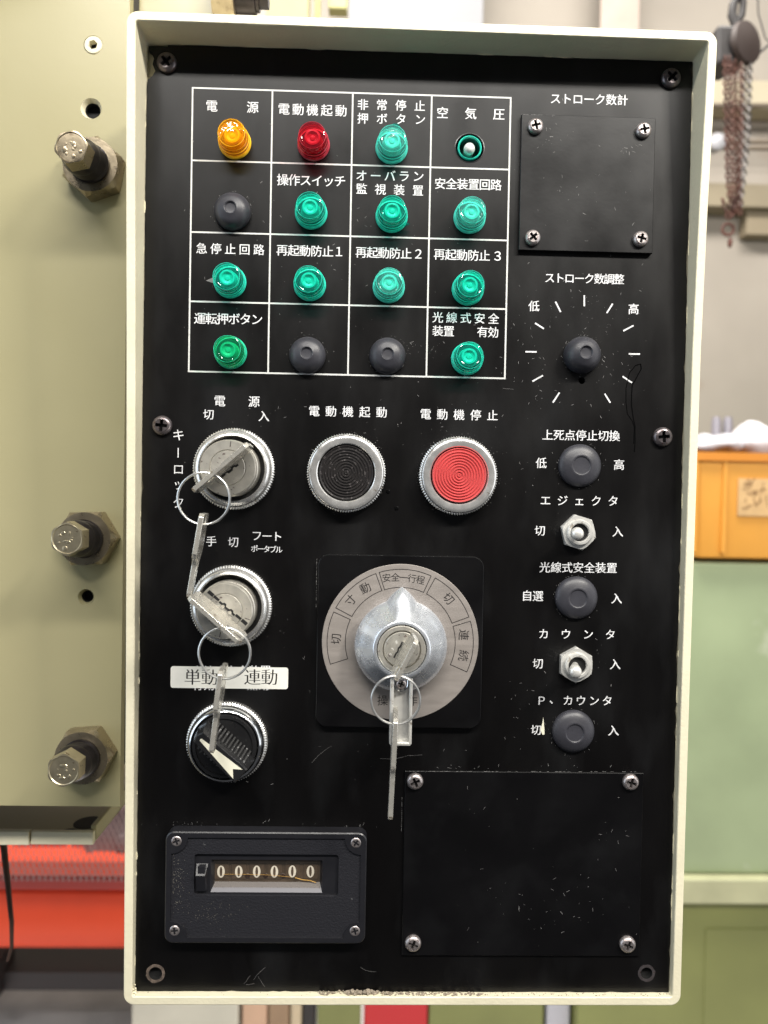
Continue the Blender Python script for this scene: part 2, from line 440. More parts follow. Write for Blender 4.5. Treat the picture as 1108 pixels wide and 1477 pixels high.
# face plate: ragged edges, a piece missing at the upper left corner, real holes
def ragged(n, a, b, amp):
    out = []; ph = random.random() * 9
    for i in range(n):
        t = i / n
        q = random.uniform(-1, 1)
        e = amp * (0.45 * q + (1.6 if random.random() < 0.05 else 0) + 0.4 * sin(ph + t * 31))
        out.append((t, max(-0.1, e)))
    return out
fp = []
x0, x1, z0, z1 = XL + 0.35, XR - 0.35, ZB + 0.25, ZT - 0.25
for t, e in ragged(70, 0, 1, 0.18): fp.append((x0 + 14 + (x1 - x0 - 14) * t, z1 - e))           # top, left to right
for t, e in ragged(130, 0, 1, 0.40): fp.append((x1 - e * (1.5 if 0.1 < t < 0.6 else 0.8), z1 + (z0 - z1) * t))
for t, e in ragged(90, 0, 1, 0.25): fp.append((x1 + (x0 - x1) * t, z0 + e))
for t, e in ragged(120, 0, 1, 0.30):
    z = z0 + (z1 - 16 - z0) * t
    fp.append((x0 + e, z))
fp += [(x0 + .2, z1 - 16), (x0 + 2.5, z1 - 14.2), (x0 + 3.6, z1 - 12), (x0 + 2.4, z1 - 9), (x0 + 3.0, z1 - 6.5), (x0 + 1.8, z1 - 4),
       (x0 + .6, z1 - 3.2), (x0 + .5, z1 - 1), (x0 + 5, z1 - .8), (x0 + 9, z1 - .9), (x0 + 9.3, z1 - .3)]
fp = fp[::-1]
HOLE_AIR = P(677.5, 213.5); HOLE_SMALL = P(839.5, 549); HOLE_BL = P(224.5, 1404); HOLE_BR = P(932.5, 1403.5)
holes = [circ(*HOLE_AIR, 6.4, 32), circ(*HOLE_SMALL, 1.6, 16), circ(*HOLE_BL, 3.2, 20), circ(*HOLE_BR, 2.9, 20)]
face = MB().plate(fp, holes, -2.0, 0).build('face_plate', face_black, panel, smooth=0)
PD = 0.05   # print thickness above the plate

def screw_head(rad, h, mat, name='screw', cross=0.62, rot=0.2, deep=0.55):
    """pan head screw with a real recessed cross"""
    mb = MB()
    n = 32; prof = [(rad, 0), (rad, h * .35), (rad * .93, h * .66), (rad * .78, h * .88), (rad * .60, h)]
    vs, fs = [], []
    for r, d in prof:
        for i in range(n):
            a = 2 * pi * i / n; vs.append((r * cos(a), -d, r * sin(a)))
    for k in range(len(prof) - 1):
        for i in range(n):
            j = (i + 1) % n; fs.append((k * n + i, k * n + j, (k + 1) * n + j, (k + 1) * n + i))
    mb.add(vs, fs)
    a, w_ = rad * cross, rad * 0.17
    cr = [(w_, w_), (w_, a), (-w_, a), (-w_, w_), (-a, w_), (-a, -w_), (-w_, -w_), (-w_, -a), (w_, -a), (w_, -w_), (a, -w_), (a, w_)]
    cr = [(x * cos(rot) - z * sin(rot), x * sin(rot) + z * cos(rot)) for x, z in cr]
    # flat top with the cross cut out (inside a circle slightly larger than the cross)
    top = MB().plate(circ(0, 0, rad * .66, n), [cr], h - deep * rad, h)
    mb.v, mb.f, mb.m = mb.v, mb.f, mb.m
    o = len(mb.v)
    mb.v += top.v; mb.f += [tuple(i + o for i in f) for f in top.f]; mb.m += [0] * len(top.f)
    mb.add([(x * .9, -(h - deep * rad), z * .9) for x, z in circ(0, 0, rad * .66, n)], [tuple(range(n))], 1)
    return mb.mesh(name, [mat, black_hole], 40)
scr = {}
def screw(px, py, d, rad, h, mat, parent, rel=(0, 0, 0), rot=None):
    key = (round(rad, 1), mat.name, random.randint(0, 2))
    if key not in scr: scr[key] = screw_head(rad, h, mat, rot=random.uniform(0, 1.5))
    o = bpy.data.objects.new('screw', scr[key]); COL.objects.link(o); o.parent = parent
    x, z = P(px, py, d + h * .6)
    o.location = (Vector((x, -d, z)) - Vector(rel)) * S
    o.rotation_euler = (0, random.uniform(0, 6), 0) if rot is None else (0, rot, 0)
    return o
for px, py, m in ((240, 89, screw_dark), (969, 111.5, screw_dark), (233.3, 613.5, screw_dark), (957, 630, screw_dark)):
    screw(px, py, 0.05, 4.5, 2.3, m, panel)
# rusty collar and socket in the two lower holes
for (x, z), r in ((HOLE_BL, 3.2), (HOLE_BR, 2.9)):
    mb = MB()
    out = [(x * 0 + (r + 1.15 + random.uniform(-.25, .25)) * cos(2 * pi * i / 26), (r + 1.15 + random.uniform(-.25, .25)) * sin(2 * pi * i / 26)) for i in range(26)]
    mb.plate(out, [circ(0, 0, r - .1, 26)], -.5, 0.22)
    mb.lathe([(r - .1, 0), (r - .12, -2.2), (0.01, -2.4)], 26, mi=1)
    mb.build('screw_hole_rim', [pbr('rusty_rim', (0.10, 0.075, 0.06), 0.7, var=0.6, vscale=500, bump=.8, bscale=900), black_hole] if r > 3 else [screw_dark, black_hole], panel, (x, 0, z))

# ---- printed grid of the lamp table
gb = MB()
def pline(mb, a, b, w, d=PD):
    (xa, za), (xb, zb) = a, b
    L_ = math.hypot(xb - xa, zb - za); ux, uz = (xb - xa) / L_, (zb - za) / L_
    nx, nz = -uz * w / 2, ux * w / 2
    ax, az, bx, bz = xa - ux * w / 2 * 0, za, xb, zb
    mb.add([(ax + nx, -d, az + nz), (bx + nx, -d, bz + nz), (bx - nx, -d, bz - nz), (ax - nx, -d, az - nz)], [(0, 1, 2, 3)])
gx = [(P(277.5, 127)[0] + P(273, 535)[0]) / 2, P(391, 131)[0], P(508, 134)[0], P(622.5, 137)[0], (P(736, 141)[0] + P(729, 546)[0]) / 2]
gx[1] = (P(392, 131)[0] + P(388, 538)[0]) / 2; gx[2] = (P(508.5, 134)[0] + P(502.5, 541)[0]) / 2; gx[3] = (P(623, 138)[0] + P(615, 544)[0]) / 2
gz = [(P(277, 127)[1] + P(736, 141)[1]) / 2, (P(277, 232)[1] + P(733, 244)[1]) / 2, (P(275, 333.5)[1] + P(731, 348)[1]) / 2,
      (P(274, 434.5)[1] + P(730, 446)[1]) / 2, (P(273, 535.5)[1] + P(729, 546)[1]) / 2]
for i, x in enumerate(gx): pline(gb, (x, gz[0] + .35), (x, gz[4] - .35), 0.72, PD)
for j, z in enumerate(gz): pline(gb, (gx[0], z), (gx[4], z), 0.72, PD + .03)
gb.build('printed_grid', grid_ink, face, smooth=0)

# ---- lettering
def label1(items, d=PD, parent=face, mat=white_ink, name='lettering', off=0.008, sx=1.0):
    mb = MB()
    for ch, px, py, size in items:
        x, z = P(px, py, d)
        for q in (-1, 1): put_glyph(mb, ch, x, z, size * MM / 0.97, d + .02 * q, sx=sx, dx=.011 * q, dz=.006 * q)
    return mb.build(name, mat, parent, smooth=0)
def label(items, **k):
    for it in items: label1([it], **k)
def row(text, xa, xb, ya, yb=None, size=16, **k):
    """characters with centres spread evenly from xa to xb"""
    yb = ya if yb is None else yb; n = len(text)
    return label1([(c, xa + (xb - xa) * i / max(1, n - 1), ya + (yb - ya) * i / max(1, n - 1), size) for i, c in enumerate(text)], **k)
row('電源', 305.5, 364.5, 153, 155, 17)
row('電動機起動', 409.5, 492, 157.5, 160, 17)
row('非常停止', 523.5, 605.6, 151, 153, 16)
row('押ボタン', 523.5, 606, 171, 172.5, 16)
row('空気圧', 638.4, 719.8, 163, 165, 17)
row('操作スイッチ', 408, 490.5, 259.5, 261.5, 17)
row('オーバラン', 521.5, 603.5, 253.5, 254.5, 16.5)
row('監視装置', 521.7, 603, 272.5, 275, 16)
row('安全装置回路', 635, 715.5, 265, 267, 16.5)
row('急停止回路', 291, 373.5, 358.5, 360.5, 16)
row('再起動防止', 407, 473, 361, 363, 16.5); label([('１', 489, 363, 17)])
row('再起動防止', 521, 586, 364, 366, 16.5); label([('２', 603.5, 366.5, 17)])
row('再起動防止', 634, 699, 367, 369, 16.5); label([('３', 718, 369.5, 17)])
row('運転押ボタン', 288.5, 370.5, 459.5, 461, 17)
row('光線式安全', 631.6, 712, 458, 460, 16)
row('装置', 631.6, 647.5, 477.5, 478, 16)
row('有効', 696, 711.5, 479, 479.5, 16)
row('電源', 317, 366.5, 578.5, 579.5, 16.5)
label([('切', 301, 598, 15.5), ('入', 380.6, 600.5, 16)])
row('電動機起動', 453.2, 550.5, 593, 595, 16)
row('電動機停止', 614, 710.5, 597.5, 599.5, 16)
row('手切', 304.8, 336.6, 781, 782, 15.5)
row('フート', 370.5, 400, 773, 774, 15.5)
row('ポータブル', 367, 402.5, 791.5, 793, 10.5, off=0.010)
row('ストローク数計', 801.5, 898, 142.5, 144.5, 16)
row('ストローク数調整', 793, 893, 401, 403, 15.5)
label([('低', 770.4, 441.7, 16), ('高', 914, 446, 16)])
row('上死点停止切換', 790, 886.5, 627.5, 629, 16)
label([('低', 780.8, 668, 16), ('高', 893, 670.5, 16)])
row('エジェクタ', 787, 884.5, 722, 723, 16)
label([('切', 779, 765.5, 15.5), ('入', 891.2, 767, 16)])
row('光線式安全装置', 786, 882.5, 818.5, 819.5, 16)
row('自選', 760.3, 776, 859.5, 860, 16)
label([('入', 889.6, 863.5, 16)])
row('カウンタ', 784.3, 880.5, 914.5, 915.5, 15.5)
label([('切', 776, 957.3, 15.5), ('入', 887.5, 958.3, 16)])
label1([('Ｐ', 781, 1010.8, 15.5), ('、', 800, 1008.5, 15.5), ('カ', 819.5, 1010.5, 15.5), ('ウ', 838, 1010.8, 15.5), ('ン', 857, 1011, 15.5), ('タ', 876, 1011, 15.5)])
label([('切', 773.5, 1053, 15.5), ('入', 885, 1054, 16)])
row('光線式安全装置', 284.5, 383, 968, 967.5, 15.5)
row('有効', 285, 302, 988.5, 988.5, 15.5); row('無効', 364, 381, 988.5, 988.5, 15.5)
# vertical key-lock label; its long-vowel bar stands upright
mb = MB()
for ch, px, py, sz, rt in (('キ', 257.5, 627.5, 16.5, 0), ('ー', 257.5, 653, 15.5, pi / 2), ('ロ', 257.5, 677, 15.5, 0), ('ッ', 258, 698.5, 16, 0), ('ク', 257.5, 725, 16.5, 0)):
    x, z = P(px, py, PD); put_glyph(mb, ch, x, z, sz * MM / .9, PD, rot=rt, off=.008)
mb.build('lettering', white_ink, face, smooth=0)
# speed scale ticks
mb = MB()
for a, b in (((391, 228), (391, 283)), ((247, 260), (273, 312)), ((533, 270), (503, 317)), ((145, 367), (189, 395)), ((637, 379), (586, 406)),
             ((97, 510), (153, 511)), ((613, 521), (669, 522)), ((184, 629), (132, 658)), ((582, 633), (629, 665)), ((267, 714), (234, 764)), ((493, 720), (521, 765))):
    q = [P(730 + u * .2888, 360 + v * .2888, PD) for u, v in (a, b)]
    pline(mb, q[0], q[1], 0.68)
mb.build('scale_ticks', white_ink, face, smooth=0)

# ---- scratches, dust, oil run, crumbs (nobody could count them)
mb = MB()
def scratch(px, py, L_, ang, w_=0.09, d=PD + .02):
    x, z = P(px, py)
    k = 3; pts = [(x, z)]
    for i in range(k):
        ang += random.uniform(-.35, .35); pts.append((pts[-1][0] + cos(ang) * L_ / k, pts[-1][1] + sin(ang) * L_ / k))
    for a, b in zip(pts, pts[1:]): pline(mb, a, b, w_, d)
clusters = [(840, 490, 70, 90, 90), (800, 230, 60, 80, 45), (900, 280, 40, 60, 18), (760, 480, 40, 120, 25), (900, 420, 60, 50, 10), (640, 620, 90, 30, 14),
            (560, 620, 120, 70, 30), (745, 650, 60, 120, 22), (760, 1010, 40, 70, 24), (860, 960, 30, 60, 14), (400, 960, 60, 80, 10),
            (480, 350, 180, 120, 34), (500, 480, 220, 60, 18), (600, 500, 60, 18, 26), (430, 590, 90, 20, 14), (330, 460, 60, 120, 12), (560, 1100, 200, 60, 12),
            (300, 1188, 110, 5, 22), (470, 1192, 70, 4, 12), (700, 1107, 140, 4, 18), (800, 560, 140, 90, 40), (520, 320, 240, 160, 30), (350, 620, 60, 60, 10)]
for cx, cy, rr_ in ((335, 304.5, 27), (443.5, 512, 27), (559, 513, 27), (840, 512, 27), (837, 671.5, 32), (832, 862.5, 32), (827.5, 1055.5, 32), (499, 682, 58), (661, 686, 58)):
    for _ in range(30):
        a = random.uniform(0, 2 * pi); q_ = rr_ + abs(random.gauss(0, 2.2))
        scratch(cx + q_ * cos(a), cy + q_ * sin(a), random.choice((.12, .2, .5)), a + pi / 2, random.uniform(.06, .16))
for cx, cy, sx_, sy_, n_ in clusters:
    for _ in range(n_):
        scratch(random.gauss(cx, sx_ * .5), random.gauss(cy, sy_ * .5), random.choice((.15, .25, .3, .6, 1.2)), random.uniform(0, pi), random.uniform(.07, .17))
for (px, py, L_, a_) in ((352, 1419, 5, .6), (366, 1413, 8, .9), (355, 1420, 4, -.1), (372, 1408, 6, -.7), (520, 1395, 8, -.2), (450, 1100, 12, .8), (548, 1094, 20, .05), (725, 560, 5, -.4)):
    scratch(px, py, L_, a_, .07)
o = mb.build('scratches', scratch_mat, face, smooth=0); o['kind'] = 'stuff'
# oil run at the right
mb = MB()
def pxline(mb, pts, w_, d=PD):
    q = [P(*p) for p in pts]
    for a, b in zip(q, q[1:]): pline(mb, a, b, w_, d)
pxline(mb, [(917, 527), (924, 525), (925, 532), (917, 547), (912, 556), (911, 570), (911, 585), (913, 600), (916, 615), (916, 640), (915, 652)], .55)
pxline(mb, [(917, 527), (908, 538), (903, 560), (903, 580), (905, 597), (912, 607), (915, 616), (914, 640)], .4)
mb.lathe([(.01, PD), (1.0, PD), (.8, PD + .3), (.01, PD + .4)], 12, (P(560, 709)[0], 0, P(560, 709)[1]))
mb.lathe([(.01, PD), (1.0, PD), (.8, PD + .3), (.01, PD + .4)], 12, (P(572, 733)[0], 0, P(572, 733)[1]))
o = mb.build('oil_run', oil_mat, face, smooth=0)
# smear at the left of the emergency-stop circuit lamp
mb = MB(); x, z = P(297, 405); x2, z2 = P(313, 407)
mb.prism([(x, z), (x + 3, z + 1.4), (x2, z2 + 1.0), (x2 + .4, z2 - .6), (x + 3, z - .9)], PD, PD + .12)
mb.build('paint_smear', fuzz, face, smooth=0)
mb = MB(); pl = [P(*p) for p in ((782.3, 1059.5), (785.4, 1059), (785.2, 1052), (783.6, 1034.5), (782.2, 1043), (779.6, 1053))]
mb.prism(pl, PD + .05, PD + .25); mb.build('paint_chip', arrow_white, face, smooth=0)
# crumbs of dirt along the bottom flange and paint flakes up the sides
mb = MB()
for px0, px1, n_, rr in ((455, 560, 70, .55), (500, 545, 60, .9), (560, 700, 150, .5), (700, 965, 80, .26), (200, 450, 14, .2)):
    for _ in range(n_):
        px = random.uniform(px0, px1); x, z = P(px, 1433)
        r = rr * random.uniform(.4, 1.0); h = random.uniform(0, r * 1.6) if rr > .5 else 0
        zz = ZB + r * .6 + h
        mb.ball((x, -random.uniform(0.3, 2.6), zz), r, 6, 4, squash=(random.uniform(.8, 1.6), 1, .8))
o = mb.build('dirt_crumbs', rust_dirt, panel, smooth=0); o['kind'] = 'stuff'

# ---- indicator lamps
LCOL = {'green': (.05, .9, .7), 'emerald': (.05, .9, .5), 'amber': (1, .4, .02), 'red': (.7, .04, .08), 'pale': (.1, .9, .75)}
def make_lamp(colour):
    shell, core = LENS[colour]; floorm = pbr('lamp_floor_' + colour, [c * (.10 if colour != 'amber' else .3) for c in LCOL[colour]], .4)
    b = MB()
    b.lathe([(7.3, 0), (7.4, .5), (7.0, 1.1), (6.5, 1.2), (6.5, 1.0)], 40)
    b.lathe([(6.55, 1.0), (4.0, .8)], 40, mi=1)
    b.lathe([(4.4, .9), (4.4, 2.6), (3.9, 3.0), (3.8, 7.0), (3.4, 7.8), (2.7, 7.9), (2.4, 7.1), (1.3, 6.8), (1.0, 7.2), (0.01, 7.3)], 32)
    for r, d, w_ in ((5.9, 9.55, .13), (6.82, 4.3, .20), (6.95, 2.3, .22), (6.4, 6.4, .07)):  # bright rings added for the lit outlines of the clear lens
        b.lathe([(r + w_, d), (r, d + w_), (r - w_, d), (r, d - w_), (r + w_, d)], 40)
    me_b = b.mesh('indicator_lamp', [core, floorm])
    l = MB()
    facet = lambda k, i: 1 + (0.010 if (i // 2) % 2 else -0.010)
    l.lathe([(7.0, 1.15), (7.0, 2.6), (6.5, 3.1), (6.75, 3.8), (6.75, 4.6), (6.35, 5.1), (6.2, 9.0), (5.8, 9.7), (5.2, 9.95), (5.0, 9.6), (4.5, 9.4), (4.4, 9.6), (0.01, 9.8)],
            48, mod=facet)
    l.lathe([(4.7, 9.0), (4.9, 3.2), (5.6, 1.6)], 32)
    me_l = l.mesh('lens', shell, 30)
    return me_b, me_l
lampmesh = {k: make_lamp(k) for k in LENS}
def lamp(px, py, colour, tilt=(0, 0), lab=None, s=1.0):
    x, z = P(px, py, 0.5)
    o = bpy.data.objects.new('indicator_lamp', lampmesh[colour][0]); COL.objects.link(o)
    o.parent = panel; o.location = Vector((x, -0.05, z)) * S
    l = bpy.data.objects.new('lens', lampmesh[colour][1]); COL.objects.link(l); l.parent = o
    l.rotation_euler = (tilt[0], random.uniform(0, 6), tilt[1]); o.scale = (s, s, s)
    if lab: o['label'] = lab
    return o
lamp(339, 206, 'amber', (.10, .06), 'amber lamp, its lens slightly crooked')
lamp(452.5, 209, 'red', (0.02, 0), 'dark red lamp')
G = [(565, 213.5), (449, 307.5), (565, 312.5), (677.3, 314), (332, 407), (447, 411), (560.8, 414), (674.8, 417.5), (673.8, 518)]
for i, g in enumerate(G): lamp(*g, 'pale' if i in (0, 3, 6) else 'green', (random.uniform(-.04, .04), random.uniform(-.04, .04)))
lamp(333, 509, 'emerald', (0, .05), 'slightly yellower green lamp')
# broken flakes on two lens skirts
for (px, py, ax) in ((579, 325, .6), (693, 523, -.3), (567, 179, 1.2)):
    x, z = P(px, py, 3); mb = MB(); mb.prism([(0, 0), (1.6, .8), (2.6, 2.6), (.9, 2.0)], 0, 1.6)
    mb.build('lens_flake', LENS['green'][0], panel, (x, -2.2, z), rot=(0, ax, 0), smooth=0)
# lamp without its lens
x, z = HOLE_AIR
mb = MB(); mb.lathe([(6.38, -.05), (6.6, .10), (6.9, .02), (6.9, -.02)], 40); mb.lathe([(6.38, 0), (6.3, -9)], 40)
sock = mb.build('lamp_socket', knob_black, panel, (x, 0, z), label='lamp socket that has lost its lens')
mb = MB(); mb.lathe([(5.6, -9), (5.5, 0.3), (5.1, .7), (4.8, .3), (4.75, -.6)], 36)
mb.lathe([(4.75, -.6), (4.6, -7), (.01, -7.2)], 36, mi=1)
mb.build('lens_stub', [LENS['green'][1], pbr('dark_teal', (.01, .10, .08), .3)], sock)
mb = MB(); mb.ball((0, 0, 0), 2.6, 18, 12); mb.lathe([(2.2, 0), (2.3, -6)], 18)
mb.build('bulb', bulb_white, sock, (-.2, -.3, -.6))

# ---- rubber hole plugs
def plug_mesh(r, h, dim, deep=.5):
    mb = MB()
    prof = [(r, 0), (r, h * .22), (r * .965, h * .40), (r * .88, h * .60), (r * .74, h * .78), (r * .60, h * .88), (dim + 1.0, h * .95), (dim + .35, h * 1.0), (dim, h * .97),
            (dim - .3, h * .97 - deep), (dim - .9, h * .97 - deep * 1.2), (.01, h * .97 - deep * 1.15)]
    return mb.lathe(prof, 48).mesh('hole_plug', rubber, 42)
pm_small, pm_big, pm_knob = plug_mesh(8.3, 6.4, 2.5), plug_mesh(9.9, 4.0, 4.1, .35), plug_mesh(8.4, 8.0, 2.7)
for px, py, me in ((335, 304.5, pm_small), (443.5, 512, pm_small), (559, 513, pm_small), (840, 512, pm_knob),
                   (837, 671.5, pm_big), (832, 862.5, pm_big), (827.5, 1055.5, pm_big)):
    o = bpy.data.objects.new('hole_plug', me); COL.objects.link(o); o.parent = panel
    x, z = P(px, py, 1.5); o.location = Vector((x, 0, z)) * S; o.rotation_euler = (0, random.uniform(0, 6), 0)
mb = MB(); mb.lathe([(1.6, 0), (1.55, -6), (.01, -6.1)], 16); mb.build('pin_hole', black_hole, panel, (HOLE_SMALL[0], 0, HOLE_SMALL[1]))

# ---- 30 mm push buttons and switch bezels
def knurl_ring(parent=None, r=17.9, h=3.6):
    n = 288
    saw = lambda k, i: 1 + ((0.026 if (i % 3) == 0 else 0.0) if k in (1, 2) else 0)
    mb = MB(); mb.lathe([(r - .6, 0), (r - .25, .5), (r - .25, h - .6), (r - .9, h), (r - 2.5, h)], n, mod=saw)
    return mb
def push_button(px, py, cap_mat, recess, lab):
    x, z = P(px, py, 4)
    kr = MB()
    kn = knurl_ring().build('push_button', chrome_dull, panel, (x, 0, z), smooth=25, label=lab)
    mb = MB()
    mb.lathe([(17.0, 3.3), (17.1, 5.6), (16.7, 6.5), (16.1, 6.9), (15.2, 7.0), (13.4, 6.75), (13.0, 6.4), (12.8, 5.6), (12.75, 2.0)], 72)
    mb.build('bezel', satin, kn, smooth=28)
    h = 8.0 - recess
    prof = [(12.35, 2), (12.35, h - .5), (12.0, h)]
    r = 11.4; k = 0
    while r > .6:
        prof += [(r, h - .50), (r - .40, h - .52), (r - .66, h + .03), (r - .88, h + .03)]; r -= 1.26
    prof += [(.3, h - .2), (.01, h - .2)]
    MB().lathe(prof, 64).build('cap', cap_mat, kn, smooth=25)
    return kn
push_button(499.6, 682, cap_black, 1.6, 'push button with a black ringed cap')
push_button(661.5, 686, red_cap, 0.7, 'push button with a red ringed cap')

def key_switch(px, py, face_px, slot_rot, mark=True):
    x, z = P(px, py, 2)
    kn = knurl_ring(r=18.4, h=4.2).build('key_switch', chrome_dull, panel, (x, 0, z), smooth=25)
    mb = MB()
    mb.lathe([(17.3, 4.0), (17.3, 6.2), (16.8, 7.4), (15.6, 8.4), (14.9, 8.6), (14.6, 8.2), (14.4, 3.0)], 72); mb.build('bezel', satin, kn)
    MB().lathe([(14.5, 4.2), (11.5, 4.0)], 48).build('gap', black_hole, kn)
    fx, fz = P(*face_px, 17.0); fx -= x; fz -= z
    mb = MB()
    R_ = 12.3
    mb.lathe([(R_ + .4, 2), (R_ + .3, 12.5), (R_, 12.8), (R_, 16.4), (R_ - .45, 17.0), (8.0, 17.0), (7.85, 16.7), (7.7, 16.7)], 72, (fx * .5, 0, fz * .5))
    bar = mb.build('lock_cylinder', lock_face, kn)
    mb = MB(); mb.lathe([(7.6, 12), (7.6, 16.85), (7.4, 17.05), (.01, 17.05)], 48)
    core = mb.build('lock_core', lock_face, kn, (fx * .5, 0, fz * .5))
    # keyway: wavy slot let into the core
    pts = [(-3.9, .45), (-2.6, .45), (-2.2, .9), (-1.2, .9), (-.7, .3), (.8, .3), (1.3, .8), (2.4, .8), (2.9, .3), (3.9, .3), (3.9, -.3), (2.7, -.3), (2.2, .15), (1.5, .15), (1.0, -.4), (-.9, -.4), (-1.3, .2), (-2.0, .2), (-2.4, -.2), (-3.9, -.2)]
    pts = [(a * 1.15, b * 1.5) for a, b in pts]; ko = (1.5 if slot_rot < 0 else -1.7)
    mb = MB(); mb.prism(pts, 16.9, 17.12); mb.build('keyway', black_hole, kn, (fx * .5 - ko * sin(slot_rot), 0, fz * .5 + ko * cos(slot_rot)), rot=(0, -slot_rot, 0), smooth=0)
    return kn, (x + fx * .5, z + fz * .5)
ks1, c1 = key_switch(338, 676.5, (327.8, 674.8), radians(39))
ks2, c2 = key_switch(334, 873.5, (323.2, 882.7), radians(-40))
# index line on each lock face, and the dark slots of the second one
for (c, ks, a) in ((c1, ks1, 84), (c2, ks2, -100), (c2, ks2, -18)):
    mb = MB(); rr = (10.6 if a > 0 else 10.2)
    pline(mb, (c[0] + 9.2 * cos(radians(a)), c[1] + 9.2 * sin(radians(a))), (c[0] + 11.6 * cos(radians(a)), c[1] + 11.6 * sin(radians(a))), .35, 17.06)
    mb.build('index_mark', screw_dark, ks, -Vector((ks.location)) / S, smooth=0)
mb = MB(); q = radians(-40)
for t, w_ in ((-9.6, 1.3), (-6.4, 1.0), (6.2, 1.0), (9.6, 1.3)):
    ox, oz = 2.0 * cos(q + pi / 2), 2.0 * sin(q + pi / 2)
    cx, cz = c2[0] + t * cos(q) + ox, c2[1] + t * sin(q) + oz
    pline(mb, (cx - 1.5 * cos(q), cz - 1.5 * sin(q)), (cx + 1.5 * cos(q), cz + 1.5 * sin(q)), w_ * 1.2, 17.09)
mb.build('face_slot', black_hole, ks2, -Vector(ks2.location) / S, smooth=0)

# ---- rotary knob with the white arrow
x, z = P(328, 1069.5, 2)
kn = knurl_ring(r=18.3, h=4.2).build('rotary_switch', chrome_dull, panel, (x, 0, z), smooth=25)
MB().lathe([(17.3, 4.0), (17.3, 6.2), (16.8, 7.6), (15.9, 8.8), (15.3, 9.0), (15.0, 8.6), (14.8, 3.0)], 72).build('bezel', chrome, kn)
MB().lathe([(14.5, 3), (14.5, 9.0), (14.1, 9.6), (12.8, 9.8), (12.6, 9.2), (.01, 9.2)], 64).build('knob_base', knob_black, kn)
ang = radians(-42)
mb = MB()      # grip: tapered bar
def bar_loop(d, w_, e0, e1): return [(-e0, -d, w_ * .72), (-e0 - 1.0, -d, 0), (-e0, -d, -w_ * .72), (e1 - 3, -d, -w_), (e1, -d, -w_ * .93), (e1, -d, w_ * .93), (e1 - 3, -d, w_)]
mb.loft([bar_loop(8.8, 5.6, 13.6, 13.8), bar_loop(14, 5.1, 13.3, 13.7), bar_loop(20.8, 4.1, 12.2, 13.2), bar_loop(21.4, 3.6, 11.7, 12.7)])
grip = mb.build('grip', knob_black, kn, rot=(0, -ang, 0), smooth=30)
mb = MB()
for i in range(11):
    u = -8.6 + i * 1.85
    mb.loft([[(u - .42, -9.4, 5.2), (u + .42, -9.4, 5.2), (u + .42, -9.4, 6.7), (u - .42, -9.4, 6.7)],
             [(u - .36, -19.2, 3.9), (u + .36, -19.2, 3.9), (u + .36, -19.2, 4.7), (u - .36, -19.2, 4.7)]])
    mb.loft([[(u - .42, -9.4, -5.2), (u + .42, -9.4, -5.2), (u + .42, -9.4, -6.7), (u - .42, -9.4, -6.7)],
             [(u - .36, -19.2, -3.9), (u + .36, -19.2, -3.9), (u + .36, -19.2, -4.7), (u - .36, -19.2, -4.7)]])
gr = pbr('worn_black_ribs', (0.05, 0.05, 0.05), 0.38, wear=(0.25, .25, .25), wear_scale=400, wear_amt=.6)
mb.build('grip_ribs', gr, kn, rot=(0, -ang, 0), smooth=30)
mb = MB(); mb.prism([(-10.6, .6), (-11.0, 0), (-10.6, -.6), (11.2, -3.0), (8.2, 0), (11.4, 2.6)][::-1], 21.3, 21.55)
mb.build('pointer', arrow_white, kn, rot=(0, -ang, 0), smooth=0)

# ---- white sticker
sx0, sz0 = P(246, 992, .2); sx1, sz1 = P(416, 963, .2)
st = MB().prism(rrect(sx0, sx1, sz0, sz1, 1.2), PD + .02, .28).build('sticker', label_white, face, smooth=0)
mb = MB()
for ch, px in (('単', 277.8), ('動', 302.5), ('連', 364.4), ('動', 388.8)):
    x, z = P(px, 977, .3)
    for dx_ in (-.022, -.008, .008, .022):
        put_glyph(mb, ch, x, z, 22 * MM / .88, .31 + dx_ * .2, off=-0.016, dx=dx_)
mb.build('lettering', black_ink, panel, smooth=0)

# ---- cover plates
def cover(c, d1, screws, srad, mat=plate_black):
    (ax, az), (bx, bz) = c
    cx, cz = (ax + bx) / 2, (az + bz) / 2
    o = MB().prism([(ax - cx, az - cz), (bx - cx, az - cz), (bx - cx, bz - cz), (ax - cx, bz - cz)], 0.05, d1, bev=.22).build('cover_plate', mat, panel, (cx, 0, cz), smooth=0)
    for px, py, m in screws: screw(px, py, d1, srad, 2.3, m, o, rel=(cx, 0, cz))
    return o
A, B, C_, D = P(752, 165.5, 2), P(945.5, 169.7, 2), P(748.8, 361.5, 2), P(941, 364.7, 2)
cover((((A[0] + C_[0]) / 2, (C_[1] + D[1]) / 2), ((B[0] + D[0]) / 2, (A[1] + B[1]) / 2)), 2.2,
      [(773, 181, screw_steel), (929, 187, screw_steel), (769, 342, screw_steel), (925, 344, screw_steel)], 3.55)
A, B, C_, D = P(584.6, 1113, 1), P(928, 1113.8, 1), P(579.5, 1377.5, 1), P(922, 1379, 1)
cover((((A[0] + C_[0]) / 2, (C_[1] + D[1]) / 2), ((B[0] + D[0]) / 2, (A[1] + B[1]) / 2)), 1.3,
      [(599, 1128, screw_steel), (910.5, 1129, screw_steel), (596, 1362, screw_steel), (906, 1363.5, screw_steel)], 3.8)
